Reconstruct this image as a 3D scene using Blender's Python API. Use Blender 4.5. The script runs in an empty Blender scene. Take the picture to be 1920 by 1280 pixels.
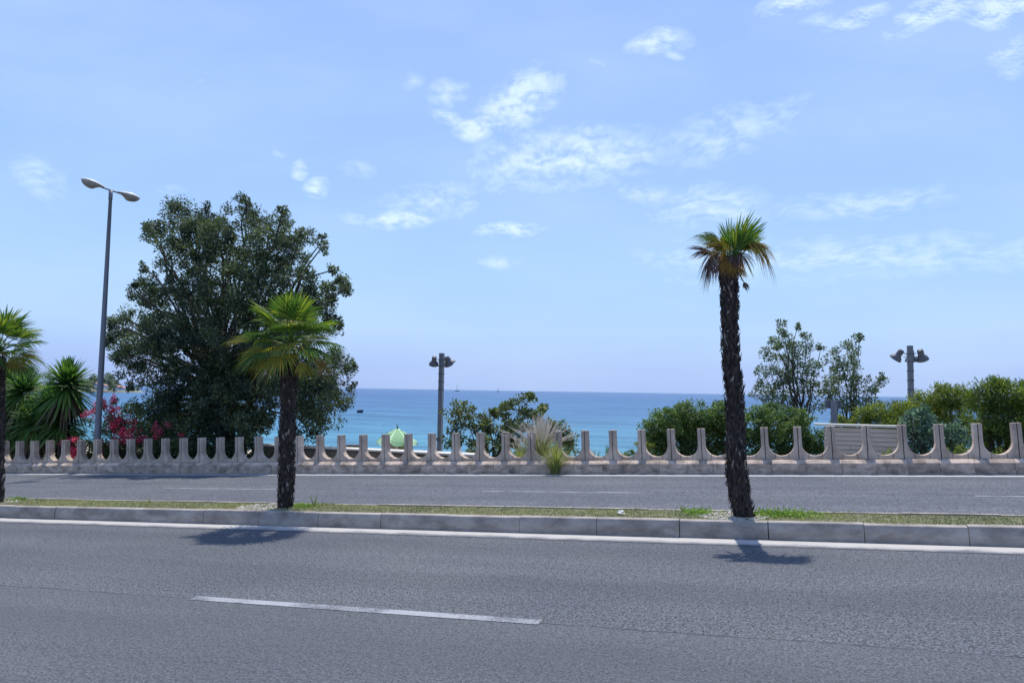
import bpy, math, random
import numpy as np
from mathutils import Vector, Matrix

# ------------------------------------------------------------------ camera
SC = bpy.context.scene
COL = SC.collection
FPX = 1387.0
CAMZ = 1.65
YAW = math.radians(19.41)
PITCH = math.atan(92 / FPX)
ROLL = math.atan(11 / 700)
ALPHA = math.atan(0.0504)          # grade of the street, rising to the right
_F = Vector((-math.sin(YAW), math.cos(YAW), 0)); _R = Vector((math.cos(YAW), math.sin(YAW), 0)); _U = Vector((0, 0, 1))
CF = _F * math.cos(PITCH) + _U * math.sin(PITCH)
_U1 = _U * math.cos(PITCH) - _F * math.sin(PITCH)
CR = _R * math.cos(ROLL) + _U1 * math.sin(ROLL)
CU = _U1 * math.cos(ROLL) - _R * math.sin(ROLL)
CAM = Vector((0, 0, CAMZ))
cd = bpy.data.cameras.new("camera"); cam = bpy.data.objects.new("camera", cd); COL.objects.link(cam)
cd.sensor_width = 36; cd.lens = FPX / 1920 * 36; cd.clip_start = 0.05; cd.clip_end = 60000
M = Matrix.Identity(4)
for i in range(3):
    M[i][0] = CR[i]; M[i][1] = CU[i]; M[i][2] = -CF[i]; M[i][3] = CAM[i]
cam.matrix_world = M
SC.camera = cam

# ------------------------------------------------------------------ light
SUN_EL = math.radians(66.5)
SUN_H = Vector((-0.25, 0.96, 0)).normalized()
SUN_DIR = SUN_H * math.cos(SUN_EL) + Vector((0, 0, math.sin(SUN_EL)))
sl = bpy.data.lights.new("sun", 'SUN'); sun = bpy.data.objects.new("sun", sl); COL.objects.link(sun)
sl.energy = 4.6; sl.angle = math.radians(0.53); sl.color = (1.0, 0.945, 0.86)
sun.rotation_euler = SUN_DIR.to_track_quat('Z', 'Y').to_euler()
SC.view_settings.view_transform = 'Standard'; SC.view_settings.look = 'None'
SC.view_settings.gamma = 1.0; SC.view_settings.use_curve_mapping = False
SC.view_settings.exposure = 0.0
SC.cycles.max_bounces = 6; SC.cycles.transparent_max_bounces = 8

def nd(nt, typ, **kw):
    n = nt.nodes.new(typ)
    for k, v in kw.items():
        if k.startswith('i_'):
            n.inputs[k[2:].replace('_', ' ')].default_value = v
        else: setattr(n, k, v)
    return n
def mth(nt, op, a, b=None, c=None, clamp=False):
    n = nt.nodes.new('ShaderNodeMath'); n.operation = op; n.use_clamp = clamp
    for i, v in enumerate((a, b, c)):
        if v is None: continue
        if hasattr(v, 'links'): nt.links.new(v, n.inputs[i])
        else: n.inputs[i].default_value = v
    return n.outputs[0]
def mixc(nt, fac, a, b, mode='MIX'):
    n = nt.nodes.new('ShaderNodeMix'); n.data_type = 'RGBA'; n.blend_type = mode
    for idx, v in ((0, fac), (6, a), (7, b)):
        if hasattr(v, 'links'): nt.links.new(v, n.inputs[idx])
        elif idx == 0: n.inputs[0].default_value = v
        else: n.inputs[idx].default_value = (*v[:3], 1)
    return n.outputs[2]
def maprange(nt, v, a, b, c=0.0, d=1.0, smooth=False):
    n = nt.nodes.new('ShaderNodeMapRange')
    if smooth: n.interpolation_type = 'SMOOTHSTEP'
    nt.links.new(v, n.inputs[0])
    for i, x in enumerate((a, b, c, d)): n.inputs[i + 1].default_value = x
    return n.outputs[0]

W = bpy.data.worlds.new("World"); SC.world = W; W.use_nodes = True
def build_world():
    nt = W.node_tree; nt.nodes.clear(); L = nt.links
    out = nd(nt, 'ShaderNodeOutputWorld'); bg = nd(nt, 'ShaderNodeBackground')
    bg.inputs['Strength'].default_value = 0.12
    L.new(bg.outputs[0], out.inputs[0])
    sky = nd(nt, 'ShaderNodeTexSky'); sky.sky_type = 'NISHITA'; sky.sun_disc = False
    sky.sun_elevation = SUN_EL; sky.sun_rotation = math.atan2(SUN_DIR.x, SUN_DIR.y)
    sky.altitude = 10; sky.air_density = 1.0; sky.dust_density = 0.6; sky.ozone_density = 1.5
    tc = nd(nt, 'ShaderNodeTexCoord'); v = tc.outputs['Generated']
    def dot(vec):
        n = nd(nt, 'ShaderNodeVectorMath', operation='DOT_PRODUCT'); L.new(v, n.inputs[0]); n.inputs[1].default_value = vec
        return n.outputs['Value']
    z = dot((0, 0, 1))
    # clear hazy air of the bay: the blue pales towards the horizon
    r = nd(nt, 'ShaderNodeValToRGB'); L.new(maprange(nt, z, -0.02, 0.6), r.inputs[0])
    e = r.color_ramp.elements
    e[0].position = 0.0; e[0].color = (2.65, 4.25, 8.5, 1)
    e[1].position = 1.0; e[1].color = (2.55, 4.25, 9.2, 1)
    for p, c in ((0.08, (2.8, 4.4, 8.7)), (0.16, (3.8, 5.65, 9.0)), (0.27, (3.65, 5.8, 9.1)), (0.45, (3.4, 5.4, 9.4)), (0.75, (3.2, 5.0, 9.4))):
        q = e.new(p); q.color = (*c, 1)
    base = mixc(nt, 0.8, sky.outputs[0], r.outputs[0])
    w = mth(nt, 'MAXIMUM', mth(nt, 'ABSOLUTE', dot(tuple(CF))), 0.05)
    cu = mth(nt, 'DIVIDE', dot(tuple(CR)), w); cv = mth(nt, 'DIVIDE', dot(tuple(CU)), w)
    xyz = nd(nt, 'ShaderNodeCombineXYZ'); L.new(cu, xyz.inputs[0]); L.new(cv, xyz.inputs[1])
    # warp
    nw = nd(nt, 'ShaderNodeTexNoise'); nw.inputs['Scale'].default_value = 9; nw.inputs['Detail'].default_value = 5
    L.new(xyz.outputs[0], nw.inputs['Vector'])
    sub = nd(nt, 'ShaderNodeVectorMath', operation='SUBTRACT'); L.new(nw.outputs['Color'], sub.inputs[0]); sub.inputs[1].default_value = (.5, .5, .5)
    scl = nd(nt, 'ShaderNodeVectorMath', operation='SCALE'); L.new(sub.outputs[0], scl.inputs[0]); scl.inputs['Scale'].default_value = 0.036
    add = nd(nt, 'ShaderNodeVectorMath', operation='ADD'); L.new(xyz.outputs[0], add.inputs[0]); L.new(scl.outputs[0], add.inputs[1])
    flat = nd(nt, 'ShaderNodeVectorMath', operation='MULTIPLY'); L.new(add.outputs[0], flat.inputs[0]); flat.inputs[1].default_value = (1, 1, 0)
    P = flat.outputs[0]
    cl = [(970,190,85,50,32,1.0),(1000,165,40,45,60,.6),(890,245,36,26,0,1.15),(850,218,45,14,-15,.7),(838,170,38,28,20,.6),(775,150,22,20,0,.4),
          (1060,295,185,58,8,.78),(1120,255,90,30,6,.5),(1370,250,150,50,16,.5),(1460,205,90,22,25,.3),(1330,388,110,42,0,.6),(1210,358,85,24,-6,.42),
          (1620,380,190,30,7,.48),(1620,485,400,42,3,.5),(1330,480,150,40,0,.42),(1530,510,180,26,2,.3),(745,418,56,17,0,.95),(800,378,100,38,12,.5),(870,390,30,16,30,.5),
          (955,430,62,17,5,.9),(935,495,46,11,3,.5),(602,350,24,22,20,.85),(566,316,17,19,0,.85),(525,280,17,11,0,.45),(665,315,38,20,0,.32),(665,415,30,13,0,.5),
          (1235,78,56,24,12,.85),(1262,103,16,9,0,.5),(1120,118,22,10,0,.5),(1490,10,70,19,8,.8),(1540,40,40,14,14,.5),(1610,35,70,20,18,.75),(1750,28,95,30,22,.9),
          (1880,18,75,34,16,1.05),(1890,95,48,24,20,.65),(1900,130,30,20,20,.5),(75,335,60,36,-35,.5),(85,365,40,26,-40,.3),(318,358,28,11,0,.35),(515,178,18,8,0,.3),(380,150,14,7,0,.2)]
    acc = None
    for (px, py, rx, ry, rot, amp) in cl:
        mp = nd(nt, 'ShaderNodeMapping', vector_type='TEXTURE'); L.new(P, mp.inputs['Vector'])
        mp.inputs['Location'].default_value = ((px - 960) / FPX, (640 - py) / FPX, 0)
        mp.inputs['Rotation'].default_value = (0, 0, math.radians(rot))
        mp.inputs['Scale'].default_value = (1.25 * rx / FPX, 1.25 * ry / FPX, 1)
        g = nd(nt, 'ShaderNodeTexGradient', gradient_type='SPHERICAL'); L.new(mp.outputs[0], g.inputs[0])
        t = mth(nt, 'MULTIPLY', mth(nt, 'POWER', g.outputs['Fac'], 0.7), amp)
        acc = t if acc is None else mth(nt, 'MAXIMUM', acc, t)
    mp = nd(nt, 'ShaderNodeMapping'); L.new(P, mp.inputs['Vector']); mp.inputs['Rotation'].default_value = (0, 0, math.radians(-14)); mp.inputs['Scale'].default_value = (1, 2.3, 1)
    n1 = nd(nt, 'ShaderNodeTexNoise'); n1.inputs['Scale'].default_value = 24; n1.inputs['Detail'].default_value = 9; n1.inputs['Roughness'].default_value = .6
    L.new(mp.outputs[0], n1.inputs['Vector'])
    n2 = nd(nt, 'ShaderNodeTexNoise'); n2.inputs['Scale'].default_value = 95; n2.inputs['Detail'].default_value = 6; n2.inputs['Roughness'].default_value = .7
    L.new(mp.outputs[0], n2.inputs['Vector'])
    nz = mth(nt, 'ADD', mth(nt, 'MULTIPLY', n1.outputs[0], .68), mth(nt, 'MULTIPLY', n2.outputs[0], .32))
    dens = mth(nt, 'MULTIPLY', acc, mth(nt, 'ADD', maprange(nt, nz, .41, .60), .16))
    dens = maprange(nt, dens, 0.05, 0.72, 0, 1, False)
    # thin veil low over the sea
    n3 = nd(nt, 'ShaderNodeTexNoise'); n3.inputs['Scale'].default_value = 3.5; n3.inputs['Detail'].default_value = 4
    mp3 = nd(nt, 'ShaderNodeMapping'); L.new(P, mp3.inputs['Vector']); mp3.inputs['Scale'].default_value = (.7, 2.2, 1); L.new(mp3.outputs[0], n3.inputs['Vector'])
    veil = maprange(nt, n3.outputs[0], .42, .75, 0, .22)
    tot = mth(nt, 'MAXIMUM', dens, veil)
    col = mixc(nt, mth(nt, 'MULTIPLY', tot, .78), base, (7.0, 8.5, 9.2))
    L.new(col, bg.inputs['Color'])
build_world()

# ------------------------------------------------------------------ helpers
def ray(px, py): return CF + CR * ((px - 960) / FPX) + CU * ((640 - py) / FPX)
def at(px, py, t):                 # the point of that line of sight standing t metres out from the kerb line of the camera
    r = ray(px, py); return CAM + r * (t / r.y)
UPL = Vector((-math.sin(ALPHA), 0, math.cos(ALPHA))); DL = Vector((math.cos(ALPHA), 0, math.sin(ALPHA)))
def on_plane(px, py, h=0.0):       # -> (s, t) on the street plane raised by h
    r = ray(px, py); k = (h - CAM.dot(UPL)) / r.dot(UPL); p = CAM + r * k
    return p.dot(DL), p.y
def rf(s, t, h): return DL * s + Vector((0, t, 0)) + UPL * h
def ppm(px, t):                    # pixels per metre there
    r = ray(px, 700); return FPX / (t / r.y)
def gz(x): return 0.0504 * x

def tag(o, label=None, cat=None, group=None, kind=None):
    if label: o['label'] = label
    if cat: o['category'] = cat
    if group: o['group'] = group
    if kind: o['kind'] = kind
    return o
def empty(name, loc, label, cat, group=None, rot=(0, 0, 0)):
    o = bpy.data.objects.new(name, None); COL.objects.link(o); o.location = loc; o.rotation_euler = rot
    return tag(o, label, cat, group)

class MB:
    def __init__(s): s.v = []; s.f = []; s.smooth = False
    def box(s, c, d, rz=0.0, taper=1.0):
        b = len(s.v); cx, cy, cz = c; hx, hy, hz = d[0] / 2, d[1] / 2, d[2] / 2; ca, sa = math.cos(rz), math.sin(rz)
        for z, k in ((-hz, 1), (hz, taper)):
            for x, y in ((-hx, -hy), (hx, -hy), (hx, hy), (-hx, hy)):
                x *= k; y *= k
                s.v.append((cx + x * ca - y * sa, cy + x * sa + y * ca, cz + z))
        s.f += [tuple(b + i for i in q) for q in ((3, 2, 1, 0), (4, 5, 6, 7), (0, 1, 5, 4), (1, 2, 6, 5), (2, 3, 7, 6), (3, 0, 4, 7))]
        return s
    def prism(s, poly, y0, y1):    # poly in (x, z), extruded along y
        b = len(s.v); n = len(poly)
        s.v += [(x, y0, z) for x, z in poly] + [(x, y1, z) for x, z in poly]
        s.f.append(tuple(b + i for i in range(n))); s.f.append(tuple(b + n + i for i in reversed(range(n))))
        for i in range(n):
            j = (i + 1) % n; s.f.append((b + i, b + n + i, b + n + j, b + j))
        return s
    def prismx(s, poly, x0, x1):   # poly in (y, z), extruded along x
        b = len(s.v); n = len(poly)
        s.v += [(x0, y, z) for y, z in poly] + [(x1, y, z) for y, z in poly]
        s.f.append(tuple(b + i for i in reversed(range(n)))); s.f.append(tuple(b + n + i for i in range(n)))
        for i in range(n):
            j = (i + 1) % n; s.f.append((b + i, b + j, b + n + j, b + n + i))
        return s
    def tube(s, pts, rad, n=8, cap=True, rng=None, rough=0):
        pts = [Vector(p) for p in pts]; m = len(pts)
        if not hasattr(rad, '__len__'): rad = [rad] * m
        T = (pts[1] - pts[0]).normalized(); a = Vector((1, 0, 0)) if abs(T.x) < .9 else Vector((0, 1, 0))
        N = (a - T * a.dot(T)).normalized(); b = len(s.v)
        for i, p in enumerate(pts):
            T = (pts[min(i + 1, m - 1)] - pts[max(i - 1, 0)]).normalized()
            N = (N - T * N.dot(T)).normalized(); B = T.cross(N)
            for k in range(n):
                A = 2 * math.pi * k / n; r = rad[i] * (1 + (rng.uniform(-rough, rough) if rng else 0))
                s.v.append(tuple(p + (N * math.cos(A) + B * math.sin(A)) * r))
        for i in range(m - 1):
            for k in range(n):
                k2 = (k + 1) % n
                s.f.append((b + i * n + k, b + i * n + k2, b + (i + 1) * n + k2, b + (i + 1) * n + k))
        if cap:
            s.f.append(tuple(b + k for k in reversed(range(n)))); s.f.append(tuple(b + (m - 1) * n + k for k in range(n)))
        return s
    def lathe(s, prof, c=(0, 0, 0), axis=Vector((0, 0, 1)), n=20):   # prof: (radius, height)
        axis = Vector(axis).normalized(); a = Vector((1, 0, 0)) if abs(axis.x) < .9 else Vector((0, 1, 0))
        X = (a - axis * a.dot(axis)).normalized(); Y = axis.cross(X); b = len(s.v); c = Vector(c)
        for r, h in prof:
            for k in range(n):
                A = 2 * math.pi * k / n; s.v.append(tuple(c + axis * h + (X * math.cos(A) + Y * math.sin(A)) * r))
        for i in range(len(prof) - 1):
            for k in range(n):
                k2 = (k + 1) % n; s.f.append((b + i * n + k, b + i * n + k2, b + (i + 1) * n + k2, b + (i + 1) * n + k))
        return s
    def strip(s, pts, side, wid, fold=0.0, nrm=None):
        b = len(s.v); m = len(pts)
        for p, w in zip(pts, wid):
            s.v.append(tuple(p - side * w)); s.v.append(tuple(p + (nrm * (-fold * w) if nrm else Vector((0, 0, 0))))); s.v.append(tuple(p + side * w))
        for i in range(m - 1):
            q = b + 3 * i
            s.f += [(q, q + 1, q + 4, q + 3), (q + 1, q + 2, q + 5, q + 4)]
        return s
    def build(s, name, mat, parent=None, smooth=False, loc=None):
        me = bpy.data.meshes.new(name); off = Vector(loc) if loc is not None else None
        v = s.v if off is None else [tuple(Vector(p) - off) for p in s.v]
        me.from_pydata(v, [], s.f); me.materials.append(mat)
        if smooth: me.polygons.foreach_set('use_smooth', [True] * len(me.polygons))
        me.update(); o = bpy.data.objects.new(name, me); COL.objects.link(o)
        if off is not None: o.location = off
        if parent: o.parent = parent
        return o
def child(mb, name, mat, root, smooth=False):   # mb holds world coordinates, root is an unrotated Empty
    o = mb.build(name, mat, root, smooth); me = o.data
    co = np.empty(len(me.vertices) * 3); me.vertices.foreach_get('co', co); co = co.reshape(-1, 3) - np.array(root.location)
    me.vertices.foreach_set('co', co.ravel()); me.update(); return o

def quads(name, V, mat, root):      # V: (N,4,3) world coordinates -> one mesh
    V = V - np.array(root.location)[None, None, :] if root else V
    n = len(V); me = bpy.data.meshes.new(name); me.vertices.add(4 * n); me.vertices.foreach_set('co', V.reshape(-1))
    me.loops.add(4 * n); me.loops.foreach_set('vertex_index', np.arange(4 * n, dtype=np.int32))
    me.polygons.add(n); me.polygons.foreach_set('loop_start', np.arange(0, 4 * n, 4, dtype=np.int32))
    me.update(calc_edges=True); me.materials.append(mat)
    o = bpy.data.objects.new(name, me); COL.objects.link(o)
    if root: o.parent = root
    return o
def unit(a): return a / np.maximum(np.linalg.norm(a, axis=-1, keepdims=True), 1e-9)
def leaves(P, out, rng, ln, wd, up=0.35, outw=0.6, bend=.15):
    n = len(P); d = unit(rng.normal(size=(n, 3)) * .75 + out * outw + np.array([0, 0, up * .6])); r = rng.normal(size=(n, 3)) * .75 + np.array([0, 0, .75]) + out * .55
    sd = unit(np.cross(d, r)); nn = np.cross(sd, d); l = ln * rng.uniform(.65, 1.25, (n, 1)); w = wd * rng.uniform(.7, 1.2, (n, 1))
    a = P; tip = P + d * l - nn * l * bend; m = P + d * l * .45
    return np.stack([a, m + sd * w * .5, tip, m - sd * w * .5], 1)
def crown(blobs, rng, sub, per, ln, wd, subr=(.22, .4), up=.35, outw=.6, shell=(.55, 1.02), flat=.9, loose=False):
    """blobs: list of (centre, (rx, ry, rz)); twig clumps are spread over each blob, leaves round each clump"""
    out = []
    for c, r in blobs:
        c = np.array(c); r = np.array(r); area = (r[0] * r[2]) 
        k = max(4, int(sub * area)); d = unit(rng.normal(size=(k, 3))); rad = rng.uniform(shell[0] ** 3, shell[1] ** 3, (k, 1)) ** (1 / 3)
        C = c + d * rad * r; sr = np.minimum(rng.uniform(subr[0], subr[1], (k, 1)), r.min() * .55)
        pp = max(3, int(per * (.5 if r.min() < .36 and per > 50 and loose else 1))); idx = np.repeat(np.arange(k), pp)
        q = unit(rng.normal(size=(k * pp, 3))); qq = rng.uniform(.15, 1, (k * pp, 1)) ** .6
        P = C[idx] + q * qq * sr[idx] * np.array([1, 1, flat])
        out.append(leaves(P, unit(q + d[idx] * .6), rng, ln, wd, up, outw))
    return np.concatenate(out)
def limb(mb, a, b, r0, r1, rng, n=5, wob=.06, sides=6):
    a = Vector(a); b = Vector(b); L = (b - a).length; pts = []
    for i in range(n + 1):
        u = i / n; p = a.lerp(b, u); p.z += math.sin(u * math.pi) * L * .06
        if 0 < i < n: p += Vector((rng.uniform(-1, 1), rng.uniform(-1, 1), rng.uniform(-1, 1))) * L * wob
        pts.append(p)
    mb.tube(pts, [r0 + (r1 - r0) * i / n for i in range(n + 1)], sides)

# ------------------------------------------------------------------ materials
def newmat(name):
    m = bpy.data.materials.new(name); m.use_nodes = True; nt = m.node_tree; b = nt.nodes['Principled BSDF']
    return m, nt, b
def surf(name, c1, c2, scale=6, rough=.85, detail=6, bump=0.0, bscale=60, spec=.3, stretch=(1, 1, 1), metallic=0, speck=None, obj_rand=0.0):
    m, nt, b = newmat(name); L = nt.links
    tc = nd(nt, 'ShaderNodeTexCoord'); mp = nd(nt, 'ShaderNodeMapping'); mp.inputs['Scale'].default_value = stretch
    L.new(tc.outputs['Object'], mp.inputs[0])
    n = nd(nt, 'ShaderNodeTexNoise'); n.inputs['Scale'].default_value = scale; n.inputs['Detail'].default_value = detail; n.inputs['Roughness'].default_value = .62
    if obj_rand:
        oi = nd(nt, 'ShaderNodeObjectInfo'); n.noise_dimensions = '4D'; L.new(mth(nt, 'MULTIPLY', oi.outputs['Random'], 37.0), n.inputs['W'])
    L.new(mp.outputs[0], n.inputs['Vector'])
    col = mixc(nt, maprange(nt, n.outputs[0], .33, .67), c1, c2)
    if speck:
        n2 = nd(nt, 'ShaderNodeTexNoise'); n2.inputs['Scale'].default_value = speck[0]; n2.inputs['Detail'].default_value = 2; L.new(tc.outputs['Object'], n2.inputs['Vector'])
        col = mixc(nt, 1.0, col, mixc(nt, n2.outputs[0], (1 - speck[1],) * 3, (1 + speck[1],) * 3), 'MULTIPLY')
    if obj_rand:
        v = maprange(nt, oi.outputs['Random'], 0, 1, 1 - obj_rand, 1 + obj_rand); cx = nd(nt, 'ShaderNodeCombineXYZ')
        for i in range(3): L.new(v, cx.inputs[i])
        col = mixc(nt, 1.0, col, cx.outputs[0], 'MULTIPLY')
    L.new(col, b.inputs['Base Color']); b.inputs['Roughness'].default_value = rough; b.inputs['Specular IOR Level'].default_value = spec; b.inputs['Metallic'].default_value = metallic
    if bump:
        n3 = nd(nt, 'ShaderNodeTexNoise'); n3.inputs['Scale'].default_value = bscale; n3.inputs['Detail'].default_value = 4; L.new(mp.outputs[0], n3.inputs['Vector'])
        bp = nd(nt, 'ShaderNodeBump'); bp.inputs['Strength'].default_value = bump; bp.inputs['Distance'].default_value = .02; L.new(n3.outputs[0], bp.inputs['Height']); L.new(bp.outputs[0], b.inputs['Normal'])
    return m
def leafmat(name, cols, trans=.3, rough=.5, spec=.4, tcol=None, patch=0.0, pscale=.9):
    """cols: list of (position, colour); each leaf takes its own colour"""
    m, nt, b = newmat(name); L = nt.links; g = nd(nt, 'ShaderNodeNewGeometry'); r = nd(nt, 'ShaderNodeValToRGB')
    L.new(g.outputs['Random Per Island'], r.inputs[0]); e = r.color_ramp.elements
    e[0].position = cols[0][0]; e[0].color = (*cols[0][1], 1); e[1].position = cols[-1][0]; e[1].color = (*cols[-1][1], 1)
    for p, c in cols[1:-1]: q = e.new(p); q.color = (*c, 1)
    out_ = r.outputs[0]; rough = max(rough, .6); spec = min(spec, .22)
    if patch:      # shoots of different age: whole sprays of paler young or darker old leaves
        tc = nd(nt, 'ShaderNodeTexCoord'); n = nd(nt, 'ShaderNodeTexNoise'); n.inputs['Scale'].default_value = pscale; n.inputs['Detail'].default_value = 4; L.new(tc.outputs['Object'], n.inputs['Vector'])
        out_ = mixc(nt, 1.0, out_, mixc(nt, maprange(nt, n.outputs[0], .38, .62), (1 - patch * .7, 1 - patch * .6, 1 - patch * .35), (1 + patch, 1 + patch * .85, 1 + patch * .2)), 'MULTIPLY')
    L.new(out_, b.inputs['Base Color']); b.inputs['Roughness'].default_value = rough; b.inputs['Specular IOR Level'].default_value = spec
    if trans:
        t = nd(nt, 'ShaderNodeBsdfTranslucent'); L.new(mixc(nt, 1.0, out_, tcol or (1.5, 1.6, .7), 'MULTIPLY'), t.inputs[0])
        mx = nd(nt, 'ShaderNodeMixShader'); mx.inputs[0].default_value = trans
        L.new(b.outputs[0], mx.inputs[1]); L.new(t.outputs[0], mx.inputs[2]); L.new(mx.outputs[0], nt.nodes['Material Output'].inputs[0])
    return m

def asphalt(name, seam_y, base=(.085, .089, .096), seam_w=.014, near=False):
    m, nt, b = newmat(name); L = nt.links; tc = nd(nt, 'ShaderNodeTexCoord'); P = tc.outputs['Object']
    def noise(s, d=4, r=.6, st=None):
        n = nd(nt, 'ShaderNodeTexNoise'); n.inputs['Scale'].default_value = s; n.inputs['Detail'].default_value = d; n.inputs['Roughness'].default_value = r
        if st: mp = nd(nt, 'ShaderNodeMapping'); mp.inputs['Scale'].default_value = st; L.new(P, mp.inputs[0]); L.new(mp.outputs[0], n.inputs['Vector'])
        else: L.new(P, n.inputs['Vector'])
        return n.outputs[0]
    sx = nd(nt, 'ShaderNodeSeparateXYZ'); L.new(P, sx.inputs[0]); y = sx.outputs[1]
    g1 = mth(nt, 'ADD', mth(nt, 'MULTIPLY', noise(52, 2, .9), .75), mth(nt, 'MULTIPLY', noise(17, 3, .8), .25)); g2 = noise(1.1, 6, .6, (.35, 1.6, 1)); g3 = noise(.35, 3)
    dk = tuple(c * .18 for c in base); lt = tuple(min(1, c * 2.05) for c in base)
    col = mixc(nt, maprange(nt, g1, .40, .60), dk, lt)
    col = mixc(nt, 1.0, col, mixc(nt, maprange(nt, g2, .3, .7), (.88, .88, .89), (1.13, 1.12, 1.1)), 'MULTIPLY')
    col = mixc(nt, 1.0, col, mixc(nt, maprange(nt, g3, .3, .7), (.88, .89, .94), (1.10, 1.09, 1.05)), 'MULTIPLY')
    # wheel tracks polished a little darker, with drips of oil between them
    tr = None
    for c_ in ((3.1, 4.6, 6.5, 8.0) if near else (11.2, 12.8, 14.7, 16.2)):
        a_ = maprange(nt, mth(nt, 'ABSOLUTE', mth(nt, 'SUBTRACT', mth(nt, 'ADD', y, mth(nt, 'MULTIPLY', mth(nt, 'SUBTRACT', g2, .5), .6)), c_)), .12, .5, 1, 0, True)
        tr = a_ if tr is None else mth(nt, 'ADD', tr, a_)
    col = mixc(nt, mth(nt, 'MULTIPLY', tr, .20), col, tuple(c * .55 for c in base))
    vs = nd(nt, 'ShaderNodeTexVoronoi'); vs.inputs['Scale'].default_value = 1.1; L.new(P, vs.inputs['Vector'])
    oil = mth(nt, 'MULTIPLY', maprange(nt, mth(nt, 'ADD', vs.outputs['Distance'], mth(nt, 'MULTIPLY', mth(nt, 'SUBTRACT', noise(6, 4), .5), .2)), .16, .05, 0, 1, True), maprange(nt, noise(.8, 3), .5, .62))
    col = mixc(nt, mth(nt, 'MULTIPLY', oil, .38), col, tuple(c * .45 for c in base))
    # hairline cracks
    vc = nd(nt, 'ShaderNodeTexVoronoi', feature='DISTANCE_TO_EDGE'); vc.inputs['Scale'].default_value = .42
    wv = nd(nt, 'ShaderNodeVectorMath', operation='ADD'); nn_ = nd(nt, 'ShaderNodeTexNoise'); nn_.inputs['Scale'].default_value = 2.5; nn_.inputs['Detail'].default_value = 5; L.new(P, nn_.inputs['Vector']); L.new(P, wv.inputs[0]); L.new(nn_.outputs['Color'], wv.inputs[1]); L.new(wv.outputs[0], vc.inputs['Vector'])
    hc = mth(nt, 'MULTIPLY', maprange(nt, vc.outputs['Distance'], .002, .006, 1, 0), maprange(nt, noise(.45, 3), .55, .62))
    col = mixc(nt, mth(nt, 'MULTIPLY', hc, .55), col, (.035, .037, .045))
    wob = mth(nt, 'ADD', y, mth(nt, 'MULTIPLY', mth(nt, 'SUBTRACT', noise(1.3, 5, .7, (1, .01, 1)), .5), .12))
    d = mth(nt, 'ABSOLUTE', mth(nt, 'SUBTRACT', wob, seam_y))
    if near:    # the lane on the camera's side was laid later: finer and a little paler, with scuffs
        side = maprange(nt, wob, seam_y - .01, seam_y + .01, 1, 0)
        col = mixc(nt, mth(nt, 'MULTIPLY', side, .38), col, tuple(c * 1.02 for c in base))
        vo = nd(nt, 'ShaderNodeTexVoronoi'); vo.inputs['Scale'].default_value = 2.3; L.new(P, vo.inputs['Vector'])
        spot = mth(nt, 'MULTIPLY', maprange(nt, vo.outputs['Distance'], .05, .02, 0, 1), maprange(nt, noise(14, 3), .5, .6))
        col = mixc(nt, mth(nt, 'MULTIPLY', spot, .7), col, (.33, .33, .35))
    crack = mth(nt, 'MULTIPLY', maprange(nt, d, seam_w * .35, seam_w, 1, 0), maprange(nt, noise(2.2, 4, .7, (1, .05, 1)), .38, .55, .35, 1))
    col = mixc(nt, mth(nt, 'MULTIPLY', crack, .85), col, (.03, .032, .04))
    L.new(col, b.inputs['Base Color']); b.inputs['Roughness'].default_value = .88; b.inputs['Specular IOR Level'].default_value = .25
    bp = nd(nt, 'ShaderNodeBump'); bp.inputs['Strength'].default_value = .35; bp.inputs['Distance'].default_value = .006
    h = mth(nt, 'SUBTRACT', g1, mth(nt, 'MULTIPLY', crack, 1.0)); L.new(h, bp.inputs['Height']); L.new(bp.outputs[0], b.inputs['Normal'])
    return m
def paint(name, col=(.55, .55, .55), gone=.5, edge=None):
    """worn road paint: where it has worn off the asphalt shows"""
    m, nt, b = newmat(name); L = nt.links; tc = nd(nt, 'ShaderNodeTexCoord'); P = tc.outputs['Object']
    n = nd(nt, 'ShaderNodeTexNoise'); n.inputs['Scale'].default_value = 60; n.inputs['Detail'].default_value = 5; n.inputs['Roughness'].default_value = .8; L.new(P, n.inputs['Vector'])
    n2 = nd(nt, 'ShaderNodeTexNoise'); n2.inputs['Scale'].default_value = 3; n2.inputs['Detail'].default_value = 5; L.new(P, n2.inputs['Vector'])
    s = mth(nt, 'ADD', mth(nt, 'MULTIPLY', n.outputs[0], .6), mth(nt, 'MULTIPLY', n2.outputs[0], .4))
    f = maprange(nt, s, gone - .04, gone + .06)
    if edge:
        sx = nd(nt, 'ShaderNodeSeparateXYZ'); L.new(P, sx.inputs[0])
        e = maprange(nt, mth(nt, 'ADD', sx.outputs[1], mth(nt, 'MULTIPLY', mth(nt, 'SUBTRACT', s, .5), edge[2])), edge[0], edge[1])
        f = mth(nt, 'MULTIPLY', f, e)
    L.new(mixc(nt, f, (.09, .095, .11), col), b.inputs['Base Color']); b.inputs['Roughness'].default_value = .8
    return m

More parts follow.
